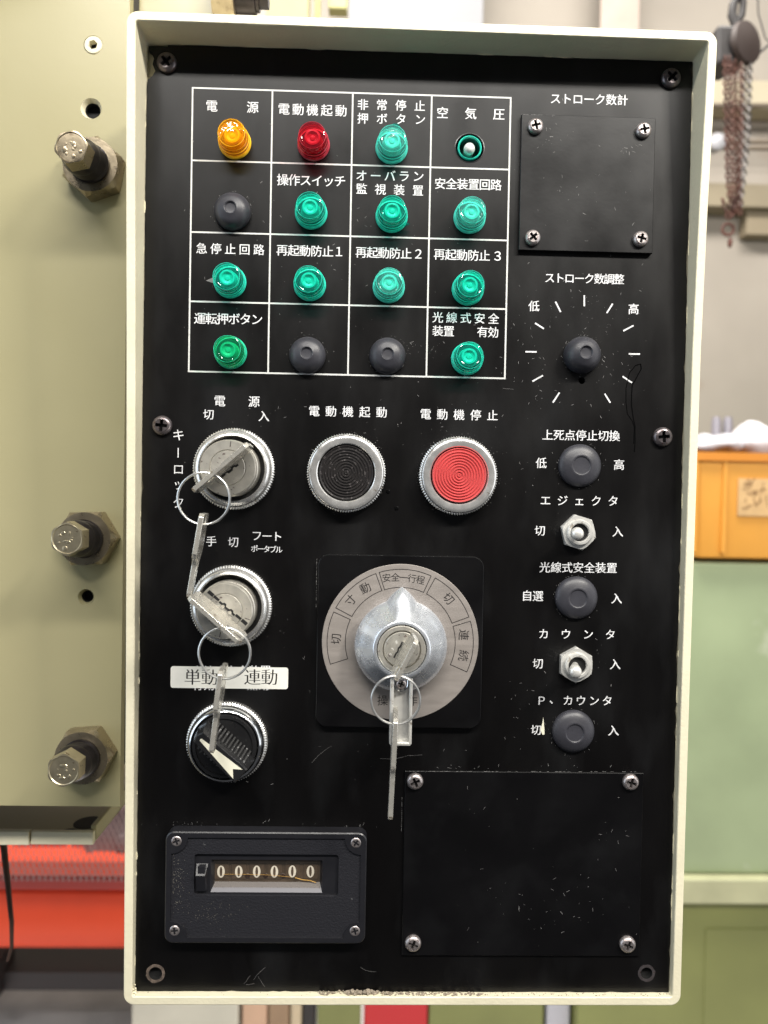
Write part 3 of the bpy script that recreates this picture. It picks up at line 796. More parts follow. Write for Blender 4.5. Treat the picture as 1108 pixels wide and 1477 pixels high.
# bright worn edge along the plates' tops
mb = MB()
for (pa, pb, d) in (((584, 1112.5), (926, 1113.2), 1.32), ((752, 165), (800, 166), 2.25), ((457, 805), (456, 880), 3.05), ((580, 1150), (579, 1200), 1.33)):
    n_ = 60
    for i in range(n_):
        if random.random() < .55:
            t = i / n_; a = P(pa[0] + (pb[0] - pa[0]) * t, pa[1] + (pb[1] - pa[1]) * t, d); t = (i + random.uniform(.4, 1)) / n_
            b = P(pa[0] + (pb[0] - pa[0]) * t, pa[1] + (pb[1] - pa[1]) * t, d)
            pline(mb, a, b, random.uniform(.06, .2), d)
o = mb.build('worn_edge', scratch_mat, panel, smooth=0); o['kind'] = 'stuff'
mb = MB()      # scuffs on the plates
for cx, cy, sx_, sy_, n_, d in ((790, 200, 40, 30, 26, 2.24), (905, 220, 24, 30, 16, 2.24), (830, 300, 90, 60, 26, 2.24), (730, 1290, 60, 26, 12, 1.34), (840, 1290, 60, 36, 16, 1.34),
                            (800, 1330, 120, 30, 24, 1.34), (880, 1200, 30, 60, 12, 1.34), (690, 1180, 90, 60, 10, 1.34)):
    for _ in range(n_):
        px, py = random.gauss(cx, sx_ * .5), random.gauss(cy, sy_ * .5)
        lo = (755, 942, 170, 358) if d > 2 else (588, 920, 1118, 1374)
        if lo[0] < px < lo[1] and lo[2] < py < lo[3]:
            scratch(px, py, random.choice((.15, .2, .4, .8, 1.6)), random.uniform(0, pi), random.uniform(.07, .16), d)
o = mb.build('plate_scuffs', scratch_mat, panel, smooth=0); o['kind'] = 'stuff'

# ---- toggle switches
def toggle(px, py, rot, lean_px):
    x, z = P(px, py, 2)
    mb = MB()
    hexo = [(8.45 * cos(rot + i * pi / 3), 8.45 * sin(rot + i * pi / 3)) for i in range(6)]
    # nut with chamfered corners: intersect of prism and cone, as three stacked loops of 24 points
    def nutloop(d, lim):
        out = []
        for i in range(48):
            a = rot + i * pi / 24; ph = ((i * pi / 24) % (pi / 3)) - pi / 6
            r = 8.45 * cos(pi / 6) / cos(ph); r = min(r, lim); out.append((r * cos(a), -d, r * sin(a)))
        return out
    mb.loft([nutloop(0.1, 9), nutloop(2.3, 9), nutloop(3.0, 7.7)])
    nut = mb.build('toggle_switch', nut_metal, panel, (x, 0, z), smooth=25)
    mb = MB(); mb.lathe([(6.0, 2.8), (5.9, 4.4), (5.5, 4.9), (4.5, 4.9), (4.1, 4.4), (4.0, 1.0)], 40); mb.build('bushing', nut_metal, nut)
    mb = MB(); mb.lathe([(4.2, 3.15), (.01, 3.1)], 32); mb.build('socket', black_hole, nut)
    tx, tz = P(*lean_px, 16.5); tx -= x; tz -= z
    mb = MB(); pts = [Vector((0, 0, 0)).lerp(Vector((tx, -16.5, tz)), t) for t in (0.05, .3, .6, .85, .95, 1.0, 1.06, 1.085)]
    rad = [1.5, 1.7, 2.3, 2.75, 2.9, 2.85, 2.0, .6]
    mb.tube(pts, lambda t: rad[min(7, int(round(t * 7)))], 20)
    mb.build('lever', nut_metal, nut, smooth=60)
toggle(834.5, 767.8, radians(104), (832.6, 769.8))
toggle(831, 959, radians(90), (829.8, 969.5))

# ---- counter
ax, az = P(239, 1356, 4); bx, bz = P(529.5, 1198.5, 4)
cw, chh = (bx - ax) / 2, (bz - az) / 2
cx, cz = (ax + bx) / 2, (az + bz) / 2
wx0, wz0 = P(279.5, 1292.5, 6); wx1, wz1 = P(488.7, 1233.5, 6)
ux0, uz0 = P(305, 1285.5, 5); ux1, uz1 = P(463.5, 1243, 5)
w0, w1, w2, w3 = wx0 - cx, wx1 - cx, wz0 - cz, wz1 - cz
u0, u1, u2, u3 = ux0 - cx, ux1 - cx, uz0 - cz, uz1 - cz
mb = MB()
# stepped body: raised rim all round, corner pads kept at rim height, grained field 0.9 mm lower
rc = 7.4
def scallop(hw, hh, r, n=6):
    out = []
    for sx_, sz_, a0 in ((1, 1, 180 + 90), (-1, 1, 0), (-1, -1, 90), (1, -1, 180)):
        # concave quarter around each corner
        cc = (sx_ * hw, sz_ * hh)
        ang_ = {(1, 1): (270, 180), (-1, 1): (0, -90), (-1, -1): (90, 0), (1, -1): (180, 90)}[(sx_, sz_)]
        for i in range(n + 1):
            t = radians(ang_[0] + (ang_[1] - ang_[0]) * i / n); out.append((cc[0] + r * cos(t), cc[1] + r * sin(t)))
    return out
field = scallop(cw - 2.6, chh - 2.6, rc)
mb.prism(rrect(-cw, cw, -chh, chh, 3.8), 0.05, 6.0)
mb.f.pop(); mb.m.pop()                                     # open the front; it is laid as a plate with the field cut out
ins = rrect(-cw + .5, cw - .5, -chh + .5, chh - .5, 3.4)
n_ = len(ins); o_ = rrect(-cw, cw, -chh, chh, 3.8)
mb.add([(x, -6.0, z) for x, z in o_] + [(x, -6.45, z) for x, z in ins], [(i, (i + 1) % n_, n_ + (i + 1) % n_, n_ + i) for i in range(n_)])
mb.plate(ins, [field], 5.6, 6.45)
body = mb.build('counter', counter_edge, panel, (cx, 0, cz), smooth=30)
win = rrect(w0, w1, w2, w3, 1.3, 3)
mb = MB(); mb.plate(scallop(cw - 2.55, chh - 2.55, rc), [win], 2.0, 5.65); mb.build('grained_front', counter_black, body, smooth=0)
mb = MB(); mb.plate(rrect(w0 - .05, w1 + .05, w2 - .05, w3 + .05, 1.3, 3), [[(u0 - .6, u2 - .8), (u1 + .6, u2 - .8), (u1 + .6, u3 + .3), (u0 - .6, u3 + .3)]], 3.9, 4.3)
# raised window surround, brighter sill at the bottom
mb.loft([[(u0 - .6, -4.3, u2 - .8), (u1 + .6, -4.3, u2 - .8), (u1 + .6, -4.3, u3 + .3), (u0 - .6, -4.3, u3 + .3)],
         [(u0 + .9, -1.2, u2 + 2.6), (u1 - .7, -1.2, u2 + 2.6), (u1 - .7, -1.2, u3 - .3), (u0 + .9, -1.2, u3 - .3)]], cap0=False, cap1=False)
mb.build('window_surround', counter_edge, body, smooth=0)
mb = MB(); mb.loft([[(u0 - .55, -4.34, u2 - .75), (u1 + .55, -4.34, u2 - .75), (u1 - .75, -1.4, u2 + 2.5), (u0 + .95, -1.4, u2 + 2.5)],
         [(u0 - .5, -4.2, u2 - .9), (u1 + .5, -4.2, u2 - .9), (u1 - .75, -1.2, u2 + 2.4), (u0 + .95, -1.2, u2 + 2.4)]])
mb.build('window_sill', pbr('grey_sill', (0.10, 0.097, 0.112), .42), body, smooth=0)
mb = MB(); mb.box(u0, u1, -1.15, .2, u2 + 1, u3)
mb.build('window_backing', digit_wheel, body, smooth=0)
for k, px in enumerate((319, 344.6, 370.5, 396, 421.8, 447.9)):
    x, z = P(px, 1257.0, 1.4); x -= cx; z -= cz - random.uniform(-.16, .16)
    mb = MB(); mb.box(-3.4, 3.4, -1.5, 0, -3.6, 3.7)
    wheel = mb.build('digit_wheel', digit_wheel, body, (x, 0, z), smooth=0, bevel=.25)
    mb = MB(); N_ = 28; ox_, oz_, tx_, tz_ = 1.75, 2.8, .62, 2.25
    vs = [(ox_ * cos(2 * pi * i / N_), -1.6, oz_ * sin(2 * pi * i / N_)) for i in range(N_)] + [(tx_ * cos(2 * pi * i / N_), -1.6, tz_ * sin(2 * pi * i / N_)) for i in range(N_)]
    mb.add(vs, [(i, (i + 1) % N_, N_ + (i + 1) % N_, N_ + i) for i in range(N_)])
    mb.build('digit_zero', digit_white, wheel, smooth=0)
MB().box(u0 + .4, u1 - .4, -3.6, -3.4, u2 + 1.2, u3 - .1).build('window_pane', clear_plastic('clear_pane', (.97, .95, .92), (.5, .45, .4), .03, .05), body, smooth=0)
mb = MB()
for px in (357, 383, 408): 
    x, z = P(px, 1263, 1.6); mb.ball((x - cx, -1.6, z - cz), 1.0, 10, 6, squash=(1.3, .3, 1.2))
mb.build('window_stain', pbr('brown_stain', (.03, .015, .012), .3), body)
mb = MB(); q = [P(*p, 2.4) for p in ((426, 1266), (437, 1269), (447, 1270), (456, 1273))]
mb.tube([(a - cx, -2.4, b - cz) for a, b in q], .16, 6)
q = [P(*p, 2.4) for p in ((322, 1261), (350, 1261), (388, 1262), (420, 1265))]
mb.tube([(a - cx, -2.4, b - cz) for a, b in q], .06, 5)
mb.build('straw_fibre', pbr('straw', (.75, .45, .08), .5), body)
mb = MB(); rx0, rz0 = P(282, 1286, 6); rx1, rz1 = P(299.5, 1248, 6)
mb.loft([[(rx0 - cx, -4.2, rz0 - cz), (rx1 - cx, -4.2, rz0 - cz), (rx1 - cx, -4.2, rz1 - cz), (rx0 - cx, -4.2, rz1 - cz)],
         [(rx0 - cx + .4, -5.6, rz0 - cz), (rx1 - cx - .8, -5.6, rz0 - cz), (rx1 - cx - .8, -7.8, rz1 - cz - 4), (rx0 - cx + .4, -7.8, rz1 - cz - 4)],
         ])
mb.box(rx0 - cx + 1.2, rx1 - cx - .9, -7.2, -4.2, rz1 - cz - 4, rz1 - cz - .3)
mb.build('reset_lever', counter_edge, body, smooth=0)
for px, py in ((254.8, 1213), (513.5, 1215.5), (252, 1342), (512, 1342.5)): screw(px, py, 5.2, 2.75, 1.6, screw_steel, body, rel=(cx, 0, cz))

# pale dust rubbed into the counter's left side, weld lumps in the housing's lower left corner
mb = MB()
for _ in range(230):
    px, py = random.gauss(252, 7), random.gauss(1268, 19)
    if _ > 150: px, py = random.gauss(300, 26), random.gauss(1318, 9)
    x, z = P(px, py, 5.7)
    if abs(x - cx) < cw - 3.2 and abs(z - cz) < chh - 3.2: pline(mb, (x, z), (x + random.uniform(.08, .3), z + random.uniform(-.1, .1)), random.uniform(.07, .22), 5.72)
o = mb.build('dust_patch', pbr('tan_dust', (.26, .24, .20), .9), panel, smooth=0); o['kind'] = 'stuff'
mb = MB()
for _ in range(26):
    mb.ball((XL + random.uniform(-.6, 1.2), -random.uniform(1.2, 3.4), ZB + random.uniform(-.4, 5.5) * random.random()), random.uniform(.3, .75), 7, 5)
o = mb.build('weld_lumps', cream, panel, smooth=60); o['kind'] = 'stuff'
mb = MB()
for _ in range(60):
    t = random.random(); side = random.choice((0, 0, 1, 2))
    if side == 0: x, z = XR + .1 - random.uniform(0, .5), ZB + (ZT - ZB) * t
    elif side == 1: x, z = XL + random.uniform(0, .4), ZB + (ZT - ZB) * t
    else: x, z = XL + (XR - XL) * t, ZT - random.uniform(0, .35)
    l_ = random.uniform(1.5, 9); q = .06 + .26 * random.random() ** 2
    if side == 2: out = [(x, z), (x + l_ * .4, z - q), (x + l_, z - q * .4), (x + l_ * 1.1, z + .3), (x, z + .3)]
    else:
        s_ = -1 if side == 0 else 1
        out = [(x, z), (x + s_ * q, z + l_ * .4), (x + s_ * q * .4, z + l_), (x - s_ * .3, z + l_ * 1.1), (x - s_ * .3, z)]
    mb.add([(a, -.16, b) for a, b in out], [tuple(range(5))])
o = mb.build('paint_overspray', cream, face, smooth=0); o['kind'] = 'stuff'

# ---- mode selector
mx, mz = P(577.5, 926, 3.0)
ax, az = P(455, 1048.5, 3); bx, bz = P(698.6, 803.2, 3)
sq = MB().prism(rrect(ax - mx, bx - mx, az - mz, bz - mz, 5.2, 7), .05, 3.2, bev=.4).build('mode_selector', plate_black, panel, (mx, 0, mz), smooth=30)
MB().lathe([(35.9, 3.2), (35.9, 3.55), (35.7, 3.75), (.01, 3.75)], 128).build('dial_plate', dial_silver, sq, (0, 0, 0), smooth=20)
DT = 3.80
R1, R2 = 25.2, 33.5
mb = MB()
def polar(r, deg): return (r * sin(radians(deg)), r * cos(radians(deg)))
for a0, a1 in ((-17.8, 23.8), (27.3, 68.8), (72.3, 113.2), (-62.7, -20.6), (-108.2, -66.3)):
    w_ = .32; n_ = 20; mb = MB()
    for r in (R1, R2):
        for i in range(n_):
            pline(mb, polar(r, a0 + (a1 - a0) * i / n_), polar(r, a0 + (a1 - a0) * (i + 1) / n_), w_, DT)
    for a in (a0, a1): pline(mb, polar(R1 - .15, a), polar(R2 + .15, a), w_, DT + .01)
    mb.build('dial_frame', black_ink, sq, smooth=0)

def dial_char(ch, u, v, deg, size=13.5):
    x, z = P(440 + u * .2527, 780 + v * .2527, DT)
    put_glyph(mb, ch, x - mx, z - mz, size * MM / .9, DT + .02, rot=radians(-deg), off=.004)
for ch, u, v, a in (('安', 466, 212, -6), ('全', 516, 209, -2), ('一', 563, 211, 3), ('行', 611, 216, 6), ('程', 659, 224, 11), ('切', 820, 330, 48), ('連', 906, 537, 93), ('続', 904, 655, 98),
                    ('動', 345, 270, -27), ('寸', 260, 340, -48), ('切', 178, 560, -88), ('操', 443, 912, 0), ('作', 612, 914, 0)):
    mb = MB(); dial_char(ch, u, v, a, 11.8 if (v < 226 and ch in '安全一行程') else 14.5); mb.build('dial_letter', black_ink, sq, smooth=0)
# chrome pointer knob: cone with a peak at the top, depth varied slightly to streak its highlights
kx, kz = P(577.7, 928.5, 5.5); kx -= mx; kz -= mz
def knob_r(r, k, i, n):
    a = 90 - 360.0 * i / n; a = (a + 180) % 360 - 180         # angle from the top
    return r
mb = MB(); n = 180
vs, fs = [], []
prof = [(20.2, 3.8, 1.0), (20.9, 9.4, 1.0), (20.6, 10.2, 1.0), (18.0, 12.6, .76), (16.0, 15.0, .48), (14.0, 17.2, .22), (12.7, 18.9, .05), (12.2, 19.3, 0), (11.2, 19.3, 0), (10.95, 18.9, 0), (10.9, 15, 0)]
random.seed(21); strk = [random.gauss(0, 1) for _ in range(180)]
strk = [(strk[i - 2] + strk[i - 1] + strk[i] + strk[(i + 1) % 180] + strk[(i + 2) % 180]) / 5 for i in range(180)]
for r, d, pk in prof:
    for i in range(n):
        a = 2 * pi * i / n; t = abs(((a - pi / 2 + pi) % (2 * pi)) - pi)   # from the top
        half = radians(19)
        ext = pk * 5.6 * max(0, 1 - t / half)
        ext += pk * (0)
        dd = .13 * strk[i] * (1 if 13.5 < r < 19.5 else 0)
        vs.append(((r + ext) * cos(a), -d - dd, (r + ext) * sin(a)))
for k in range(len(prof) - 1):
    for i in range(n):
        j = (i + 1) % n; fs.append((k * n + i, k * n + j, (k + 1) * n + j, (k + 1) * n + i))
mb.add(vs, fs)
knob = mb.build('pointer_knob', spun, sq, (kx, 0, kz), smooth=40)
mb = MB(); mb.lathe([(10.7, 15), (10.6, 18.6), (10.2, 18.95), (8.5, 18.95), (8.2, 17.6), (7.7, 17.5)], 56); mb.build('lock_collar', lock_face, sq, (kx, 0, kz))
mb = MB(); mb.lathe([(7.8, 14), (7.8, 18.7), (7.5, 19.0), (.01, 19.0)], 48); mb.build('lock_core', lock_face, sq, (kx, 0, kz))
mb = MB(); mb.prism([(-.4, -4), (.35, -4), (.35, -1.5), (.7, -1.0), (.2, .5), (.5, 1.2), (.3, 4), (-.3, 4), (-.3, 1.4), (-.6, .8), (-.1, -.8), (-.4, -1.6)], 18.9, 19.06)
mb.build('keyway', black_hole, sq, (kx - 1.6, 0, kz), rot=(0, radians(27), 0), smooth=0)
mb = MB()
for ch, u, v, a in (('0', 487, 648, -60), ('3', 500, 618, -50), ('8', 522, 578, -20)):
    x, z = P(440 + u * .2527, 780 + v * .2527, 19.1); put_glyph(mb, ch, x - mx, z - mz, 1.9, 19.08, rot=radians(-a), off=.0)
mb.build('stamped_number', digit_white, sq, smooth=0)
# hasp lever below the knob: U channel with a rounded slot for its screw
hx0, _ = P(562.5, 1020, 17); hx1, _ = P(594.6, 1020, 17); _, hz0 = P(578, 1075.5, 17); _, hz1 = P(578, 972, 17)
hx0 -= mx; hx1 -= mx; hz0 -= mz; hz1 -= mz
mb = MB()
w_ = hx1 - hx0; mid = (hx0 + hx1) / 2
mb.prism(rrect(hx0, hx1, hz0, hz1, 1.1, 3), 12.0, 14.6, bev=.3)
mb.prism(rrect(hx0, hx0 + 1.5, hz0 + .5, hz1, .5, 2), 14.4, 17.6, bev=.3)
mb.prism(rrect(hx1 - 1.3, hx1, hz0 + .5, hz1, .5, 2), 14.4, 17.6, bev=.3)
mb.prism(rrect(hx0 + .4, hx1 - .4, hz0, hz0 + 1.5, .5, 2), 14.4, 17.6, bev=.3)
hasp = mb.build('hasp_lever', nut_metal, sq, smooth=35)
sxx, szz = P(578.9, 986.5, 17)
mb = MB()
U = [(3.0 * cos(radians(t)), 3.0 * sin(radians(t))) for t in range(180, 361, 15)]
mb.tube([(sxx - mx - 3.0, -16.8, szz - mz + 4.5)] + [(sxx - mx + a, -16.8, szz - mz + b) for a, b in U] + [(sxx - mx + 3.0, -16.8, szz - mz + 4.5)], .45, 8)
mb.build('slot_rim', chrome, hasp)
mb = MB(); mb.lathe([(2.9, 14.5), (2.9, 15.0), (.01, 15.1)], 24, (sxx - mx, 0, szz - mz)); mb.build('slot_shadow_washer', black_hole, hasp)
so = screw(578.9, 986.5, 15.1, 2.6, 2.4, screw_steel, hasp, rel=(mx, 0, mz), rot=0)

# ================================================================== KEYS AND RINGS (each a thing of its own)
def key_mesh(width, bow, blade, bw=6.2, th=1.9, hole=(0, 0), name='key'):
    """local: x across the bow, z along the blade (down negative), origin at the middle of the bow's outer edge"""
    mb = MB(); h = width / 2; b = bw / 2
    out = [(-h + 1.5, 0), (-h, -1.5), (-h, -bow + 2), (-h + 1.5, -bow), (-b - 1.5, -bow - .6), (-b, -bow - 3.0)]
    z = -bow - 4; 
    out += [(-b, z), (-b, -bow - blade + 1.5), (-b + 1.5, -bow - blade), (b - 1.5, -bow - blade)]
    cuts = [0.6, 1.9, .9, 2.3, 1.3, .5, 1.7]
    zz = -bow - blade + 2
    step = (blade - 6) / len(cuts)
    for c_ in cuts:
        out += [(b - c_, zz + step * .25), (b - c_, zz + step * .6)]; zz += step
    out += [(b, zz + .4), (b + .2, -bow - 2.4), (b + 1.5, -bow - .6), (h - 1.5, -bow), (h, -bow + 2), (h, -1.5), (h - 1.5, 0)]
    mb.plate(out[::-1], [circ(hole[0], hole[1], 2.3, 20)], -th / 2, th / 2)
    # back face
    mb2 = MB().plate(out[::-1], [circ(hole[0], hole[1], 2.3, 20)], -th / 2, -th / 2)
    k = len(mb2.v); nf = [f for f in mb2.f if len(f) == 3]
    mb.add(mb2.v, nf)
    return mb.mesh(name, key_metal, 30)
def basis(ex, ez, loc):
    ex = Vector(ex).normalized(); ez = Vector(ez); ez = (ez - ex * ez.dot(ex)).normalized(); ey = ez.cross(ex)
    return Matrix(((ex.x, ey.x, ez.x, loc[0] * S), (ex.y, ey.y, ez.y, loc[1] * S), (ex.z, ey.z, ez.z, loc[2] * S), (0, 0, 0, 1)))
def key_obj(me, mat_, lab, grp=None):
    o = bpy.data.objects.new('key', me); COL.objects.link(o); o.matrix_world = mat_
    md = o.modifiers.new('Bevel', 'BEVEL'); md.width = .25 * S; md.segments = 2; md.limit_method = 'ANGLE'; md.angle_limit = radians(40)
    return tag(o, lab, 'key', grp)
def inserted(pa, pb, d_out, core, d_face, lab, bow=16.0, hole_t=.75):
    """pa, pb: photograph ends of the bow's outer edge, d_out: its height; the blade goes into the lock"""
    A_, B_ = P3(*pa, d_out), P3(*pb, d_out); L_ = (B_ - A_).length; mid_ = (A_ + B_) / 2
    face_c = Vector((core[0], -d_face, core[1]))
    me = key_mesh(L_, bow, (d_out - d_face) - bow + 7, bw=7.0, hole=(L_ * (hole_t - .5), -4.6))
    return key_obj(me, basis((B_ - A_), mid_ - face_c, mid_), lab), A_, B_
K1, a1, b1 = inserted((357, 640), (277, 708), 34.5, c1, 17, 'key edge-on in the top key lock under the power label', hole_t=.74)
K2, a2, b2 = inserted((271, 862), (346, 929), 38.5, c2, 17, 'key in the middle key lock, just above the white sticker', hole_t=.76)
kc = (mx + kx, mz + kz)
K3, a3, b3 = inserted((602, 924), (571, 983), 39.5, kc, 19, 'key in the big chrome pointer knob of the mode selector', hole_t=.80)
def ring(px, py, rpx, d, lab, tiltx=0.0, r_=.46):
    c = P3(px, py, d); R_ = rpx * (DIST - d) / F_PX
    mb = MB(); 
    mb.tube([(R_ * cos(t), 0.5 * cos(t / 2), R_ * sin(t)) for t in [4 * pi * i / 160 for i in range(160)]], r_, 8, closed=True)
    o = mb.build('key_ring', ring_metal, None, c, rot=(tiltx, 0, 0)); tag(o, lab, 'key ring'); return o
ring(294, 719, 37.2, 32.0, 'steel ring hanging from the key in the top key lock')
ring(324, 942, 37.0, 36.0, 'steel ring hanging over the white sticker')
ring(571, 1009.5, 35.3, 36.5, 'steel ring in front of the bottom of the round silver dial')
def hanging(top, bot, d, bow_px, width, turn, lab, bowlen=None):
    """edge-on key: near edge from top to bottom in the photograph at height d; width reaches towards the plate"""
    A_, B_ = P3(*top, d), P3(*bot, d - 1.0); L_ = (B_ - A_).length; dn = (B_ - A_).normalized()
    back = Vector((sin(turn), cos(turn), 0))
    bow = bow_px * (DIST - d) / F_PX
    me = key_mesh(width, bow, L_ - bow, bw=width * .42, th=2.1, hole=(0, -3.0))
    mid_ = A_ + back * (width * .5)
    # the blade's centre follows the bow's, so shift the tip outwards a little
    return key_obj(me, basis(back, -dn, mid_), lab)
hanging((291, 741), (270, 864), 35, 66, 18.5, -.10, 'key dangling below the top lock, in front of the middle lock')
hanging((318, 969), (302, 1093), 38.5, 62, 18.5, -.06, 'key dangling over the black rotary knob and the sticker')
hanging((571, 1038), (563, 1192), 39, 76, 20, .03, 'long key dangling below the mode selector beside the hasp')

# ================================================================== MACHINE SIDE
mach = thing('machine_frame', 'cream painted press frame with adjusting bolts standing behind the control panel', 'machine frame')
PLD = -50.0
prx, _ = P(176.3, 900, PLD); _, pbz = P(100, 1162, PLD); _, pbz2 = P(178, 1164, PLD); pbz = (pbz + pbz2) / 2
mhex = P(134.5, 65, PLD); mh2 = P(131.5, 156.5, PLD); mh3 = P(124, 861, PLD)
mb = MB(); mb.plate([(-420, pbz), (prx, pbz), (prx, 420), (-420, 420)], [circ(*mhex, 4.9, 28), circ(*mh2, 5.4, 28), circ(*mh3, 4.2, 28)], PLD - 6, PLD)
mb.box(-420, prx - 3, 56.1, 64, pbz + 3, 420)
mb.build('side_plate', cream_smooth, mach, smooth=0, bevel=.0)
for (x, z), r in ((mh2, 5.4), (mh3, 4.2)):
    MB().lathe([(r - .05, PLD + .1), (r * .74, PLD - 2.4), (r * .72, PLD - 5.7)], 28, mi=0).build('countersunk_hole', [cream if r > 5 else cream_smooth], mach, (x, 0, z))
    MB().lathe([(r * .70, PLD - 2.3), (r * .70, PLD - 5.8), (.01, PLD - 5.9)], 24).build('hole_bottom', black_hole, mach, (x, 0, z))
mb = MB(); rr = 4.6; hexh = circ(0, 0, 2.5, 6, .3)
mb.lathe([(4.7, PLD - 5), (4.7, PLD - .2), (4.3, PLD + .4), (3.2, PLD + .5)], 28)
mb.plate(circ(0, 0, 3.3, 28), [hexh], PLD - 3, PLD + .5)
mb.build('socket_screw', cream, mach, (mhex[0], 0, mhex[1]), smooth=30)
MB().lathe([(3.0, PLD - 3.0), (.01, PLD - 3.05)], 24).build('socket_bottom', black_hole, mach, (mhex[0], 0, mhex[1]))
def nut_loop(r, rot, d, lim, n=60):
    out = []
    for i in range(n):
        a = rot + i * 2 * pi / n; ph = ((i * 2 * pi / n) % (pi / 3)) - pi / 6
        q = min(r * cos(pi / 6) / cos(ph), lim); out.append((q * cos(a), -d, q * sin(a)))
    return out
def adj_bolt(nx, ny, rpx, hx, hy, rot_n, rot_h):
    x, z = P(nx, ny, PLD + 9); x2, z2 = P(hx, hy, PLD + 36)
    R_ = rpx * (DIST - PLD - 9) / F_PX
    mb = MB(); mb.loft([nut_loop(R_, rot_n, PLD + .1, R_ * .99), nut_loop(R_, rot_n, PLD + 1, R_ + 1), nut_loop(R_, rot_n, PLD + 7.6, R_ + 1), nut_loop(R_, rot_n, PLD + 10.0, R_ * .87), nut_loop(R_, rot_n, PLD + 10.1, R_ * .58)])
    o = mb.build('adjusting_bolt', bronze, mach, (x, 0, z), smooth=22)
    dx, dz = x2 - x, z2 - z
    mb = MB(); prof = [(9.9, PLD + 9, 0), (9.9, PLD + 12, .08), (9.3, PLD + 12.6, .1)] + [((9.3 if k_ % 2 else 8.9), PLD + 13 + k_ * .9, .12 + k_ * .045) for k_ in range(12)] + [(9.0, PLD + 25, .7), (7.6, PLD + 27, .8), (7.4, PLD + 29.5, .9)]
    loops = [[(r * cos(2 * pi * i / 40) + dx * t, -d, r * sin(2 * pi * i / 40) + dz * t) for i in range(40)] for r, d, t in prof]
    mb.loft(loops); mb.build('shank', dark_bolt, o, smooth=30)
    mb = MB(); mb.loft([nut_loop(8.4, rot_h, PLD + 28, 9), nut_loop(8.4, rot_h, PLD + 35, 9), nut_loop(8.4, rot_h, PLD + 36.4, 7.9), nut_loop(8.4, rot_h, PLD + 36.5, 7.0), nut_loop(8.4, rot_h, PLD + 36.1, 6.6)])
    for a_ in range(9):
        t0 = a_ * 2.4 + ny; q_ = 1.2 + 3.6 * ((a_ * .37) % 1)
        mb.ball((q_ * cos(t0), -(PLD + 36.1), q_ * sin(t0)), random.uniform(.45, 1.25), 8, 5, squash=(random.uniform(.6, 1.6), .3, random.uniform(.6, 1.4)))
    mb.build('bolt_head', pale_steel if ny > 500 else bronze, o, (dx, 0, dz), smooth=22)
adj_bolt(131, 238, 44, 103, 212.5, radians(20), radians(12))
adj_bolt(122, 777, 43.5, 97, 777.5, radians(2), radians(30))
adj_bolt(118, 1093, 43.5, 92, 1111, radians(4), radians(28))
MB().box(-420, prx - 14, 66.2, 210, pbz + 4, 420).build('frame_shade_body', pbr('shaded_inner_frame', (.05, .045, .035), .6), mach, smooth=0)  # added body blocks light on the tray; dark colour paints the inner shade
# slanted block added out of view to shade the upper side plate
mb = MB(); mb.loft([[(-430, 49, 262), (-60, 49, 410), (-60, 49, 500), (-430, 49, 500)], [(-430, -70, 262), (-60, -70, 410), (-60, -70, 500), (-430, -70, 500)]])
mb.build('unseen_shade_block', cream_smooth, mach, smooth=0, bevel=1)
# tray behind and under the plate
tx1, tz1 = P(135, 1200, -76); _, tz0 = P(135, 1218, -76)
mb = MB(); mb.box(-420, tx1, 76, 260, tz0, tz0 + 1.5)
mb.box(tx1 - 3, tx1, 80, 260, tz0, tz1 + 2)
tray = mb.build('lower_tray', cream_smooth, mach, smooth=0, bevel=.6)
xs_, _ = P(44, 1210, -76)
MB().box(xs_ + .3, tx1, 75.5, 79, tz0 - .2, tz1).build('tray_lip', cream, tray, smooth=0, bevel=.5)
MB().box(-420, xs_ - .3, 74.6, 79, tz0 - .2, tz1 + .3).build('tray_lip', cream, tray, smooth=0, bevel=.5)
for px, py, rx_, ry_ in ((128, 1174, 8.5, 9), (98, 1189, 6.0, 6)):
    d = -86 if py > 1180 else -100
    x, z = P(px, py, d)
    vs = [(x + rx_ * cos(2 * pi * i / 24), -d + ry_ * sin(2 * pi * i / 24), tz0 + 1.7) for i in range(24)]
    mb = MB(); mb.add(vs, [tuple(range(24))]); mb.build('tray_hole', black_hole, tray, smooth=0)
yellow = pbr('yellow_paint', (.65, .38, .03), .5)
mb = MB(); x, z = P(8, 1178, -200); mb.box(x - 60, x + 6, 190, 240, z - 12, z + 14); tag(mb.build('yellow_block', yellow, None, bevel=2), 'yellow block lying in the tray under the cream plate', 'block')
# body of the machine behind the plate and the second plate seen above the panel
ux0_, _ = P(200, 5, -60); ux1_, _ = P(309, 5, -60); _, uz0_ = P(250, 60, -60)
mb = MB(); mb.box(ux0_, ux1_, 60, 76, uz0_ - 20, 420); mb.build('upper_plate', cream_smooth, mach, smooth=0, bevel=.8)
x_, z_ = P(306, 8, -60)
mb = MB()
def hloop(x, r, six=False, rot=0.2, lim=99):
    out = []
    for i in range(36):
        a = i * 2 * pi / 36; ph = ((a) % (pi / 3)) - pi / 6; q = min(r * cos(pi / 6) / cos(ph), lim) if six else r
        out.append((x, 60 + q * cos(a + rot), q * sin(a + rot)))
    return out
mb.loft([hloop(0, 13, True, .3, 12), hloop(1, 13, True, .3), hloop(10, 13, True, .3), hloop(11.5, 13, True, .3, 11.4)])
sb = mb.build('side_bolt', bronze, mach, (ux1_, 0, z_ + 4), smooth=22)
mb = MB(); mb.loft([hloop(11.5, 7.4), hloop(22, 7.4), hloop(22.5, 6.2), hloop(24, 6.2), hloop(24, 4.6, True), hloop(29, 4.6, True)])
mb.build('shank', dark_bolt, sb, smooth=22)

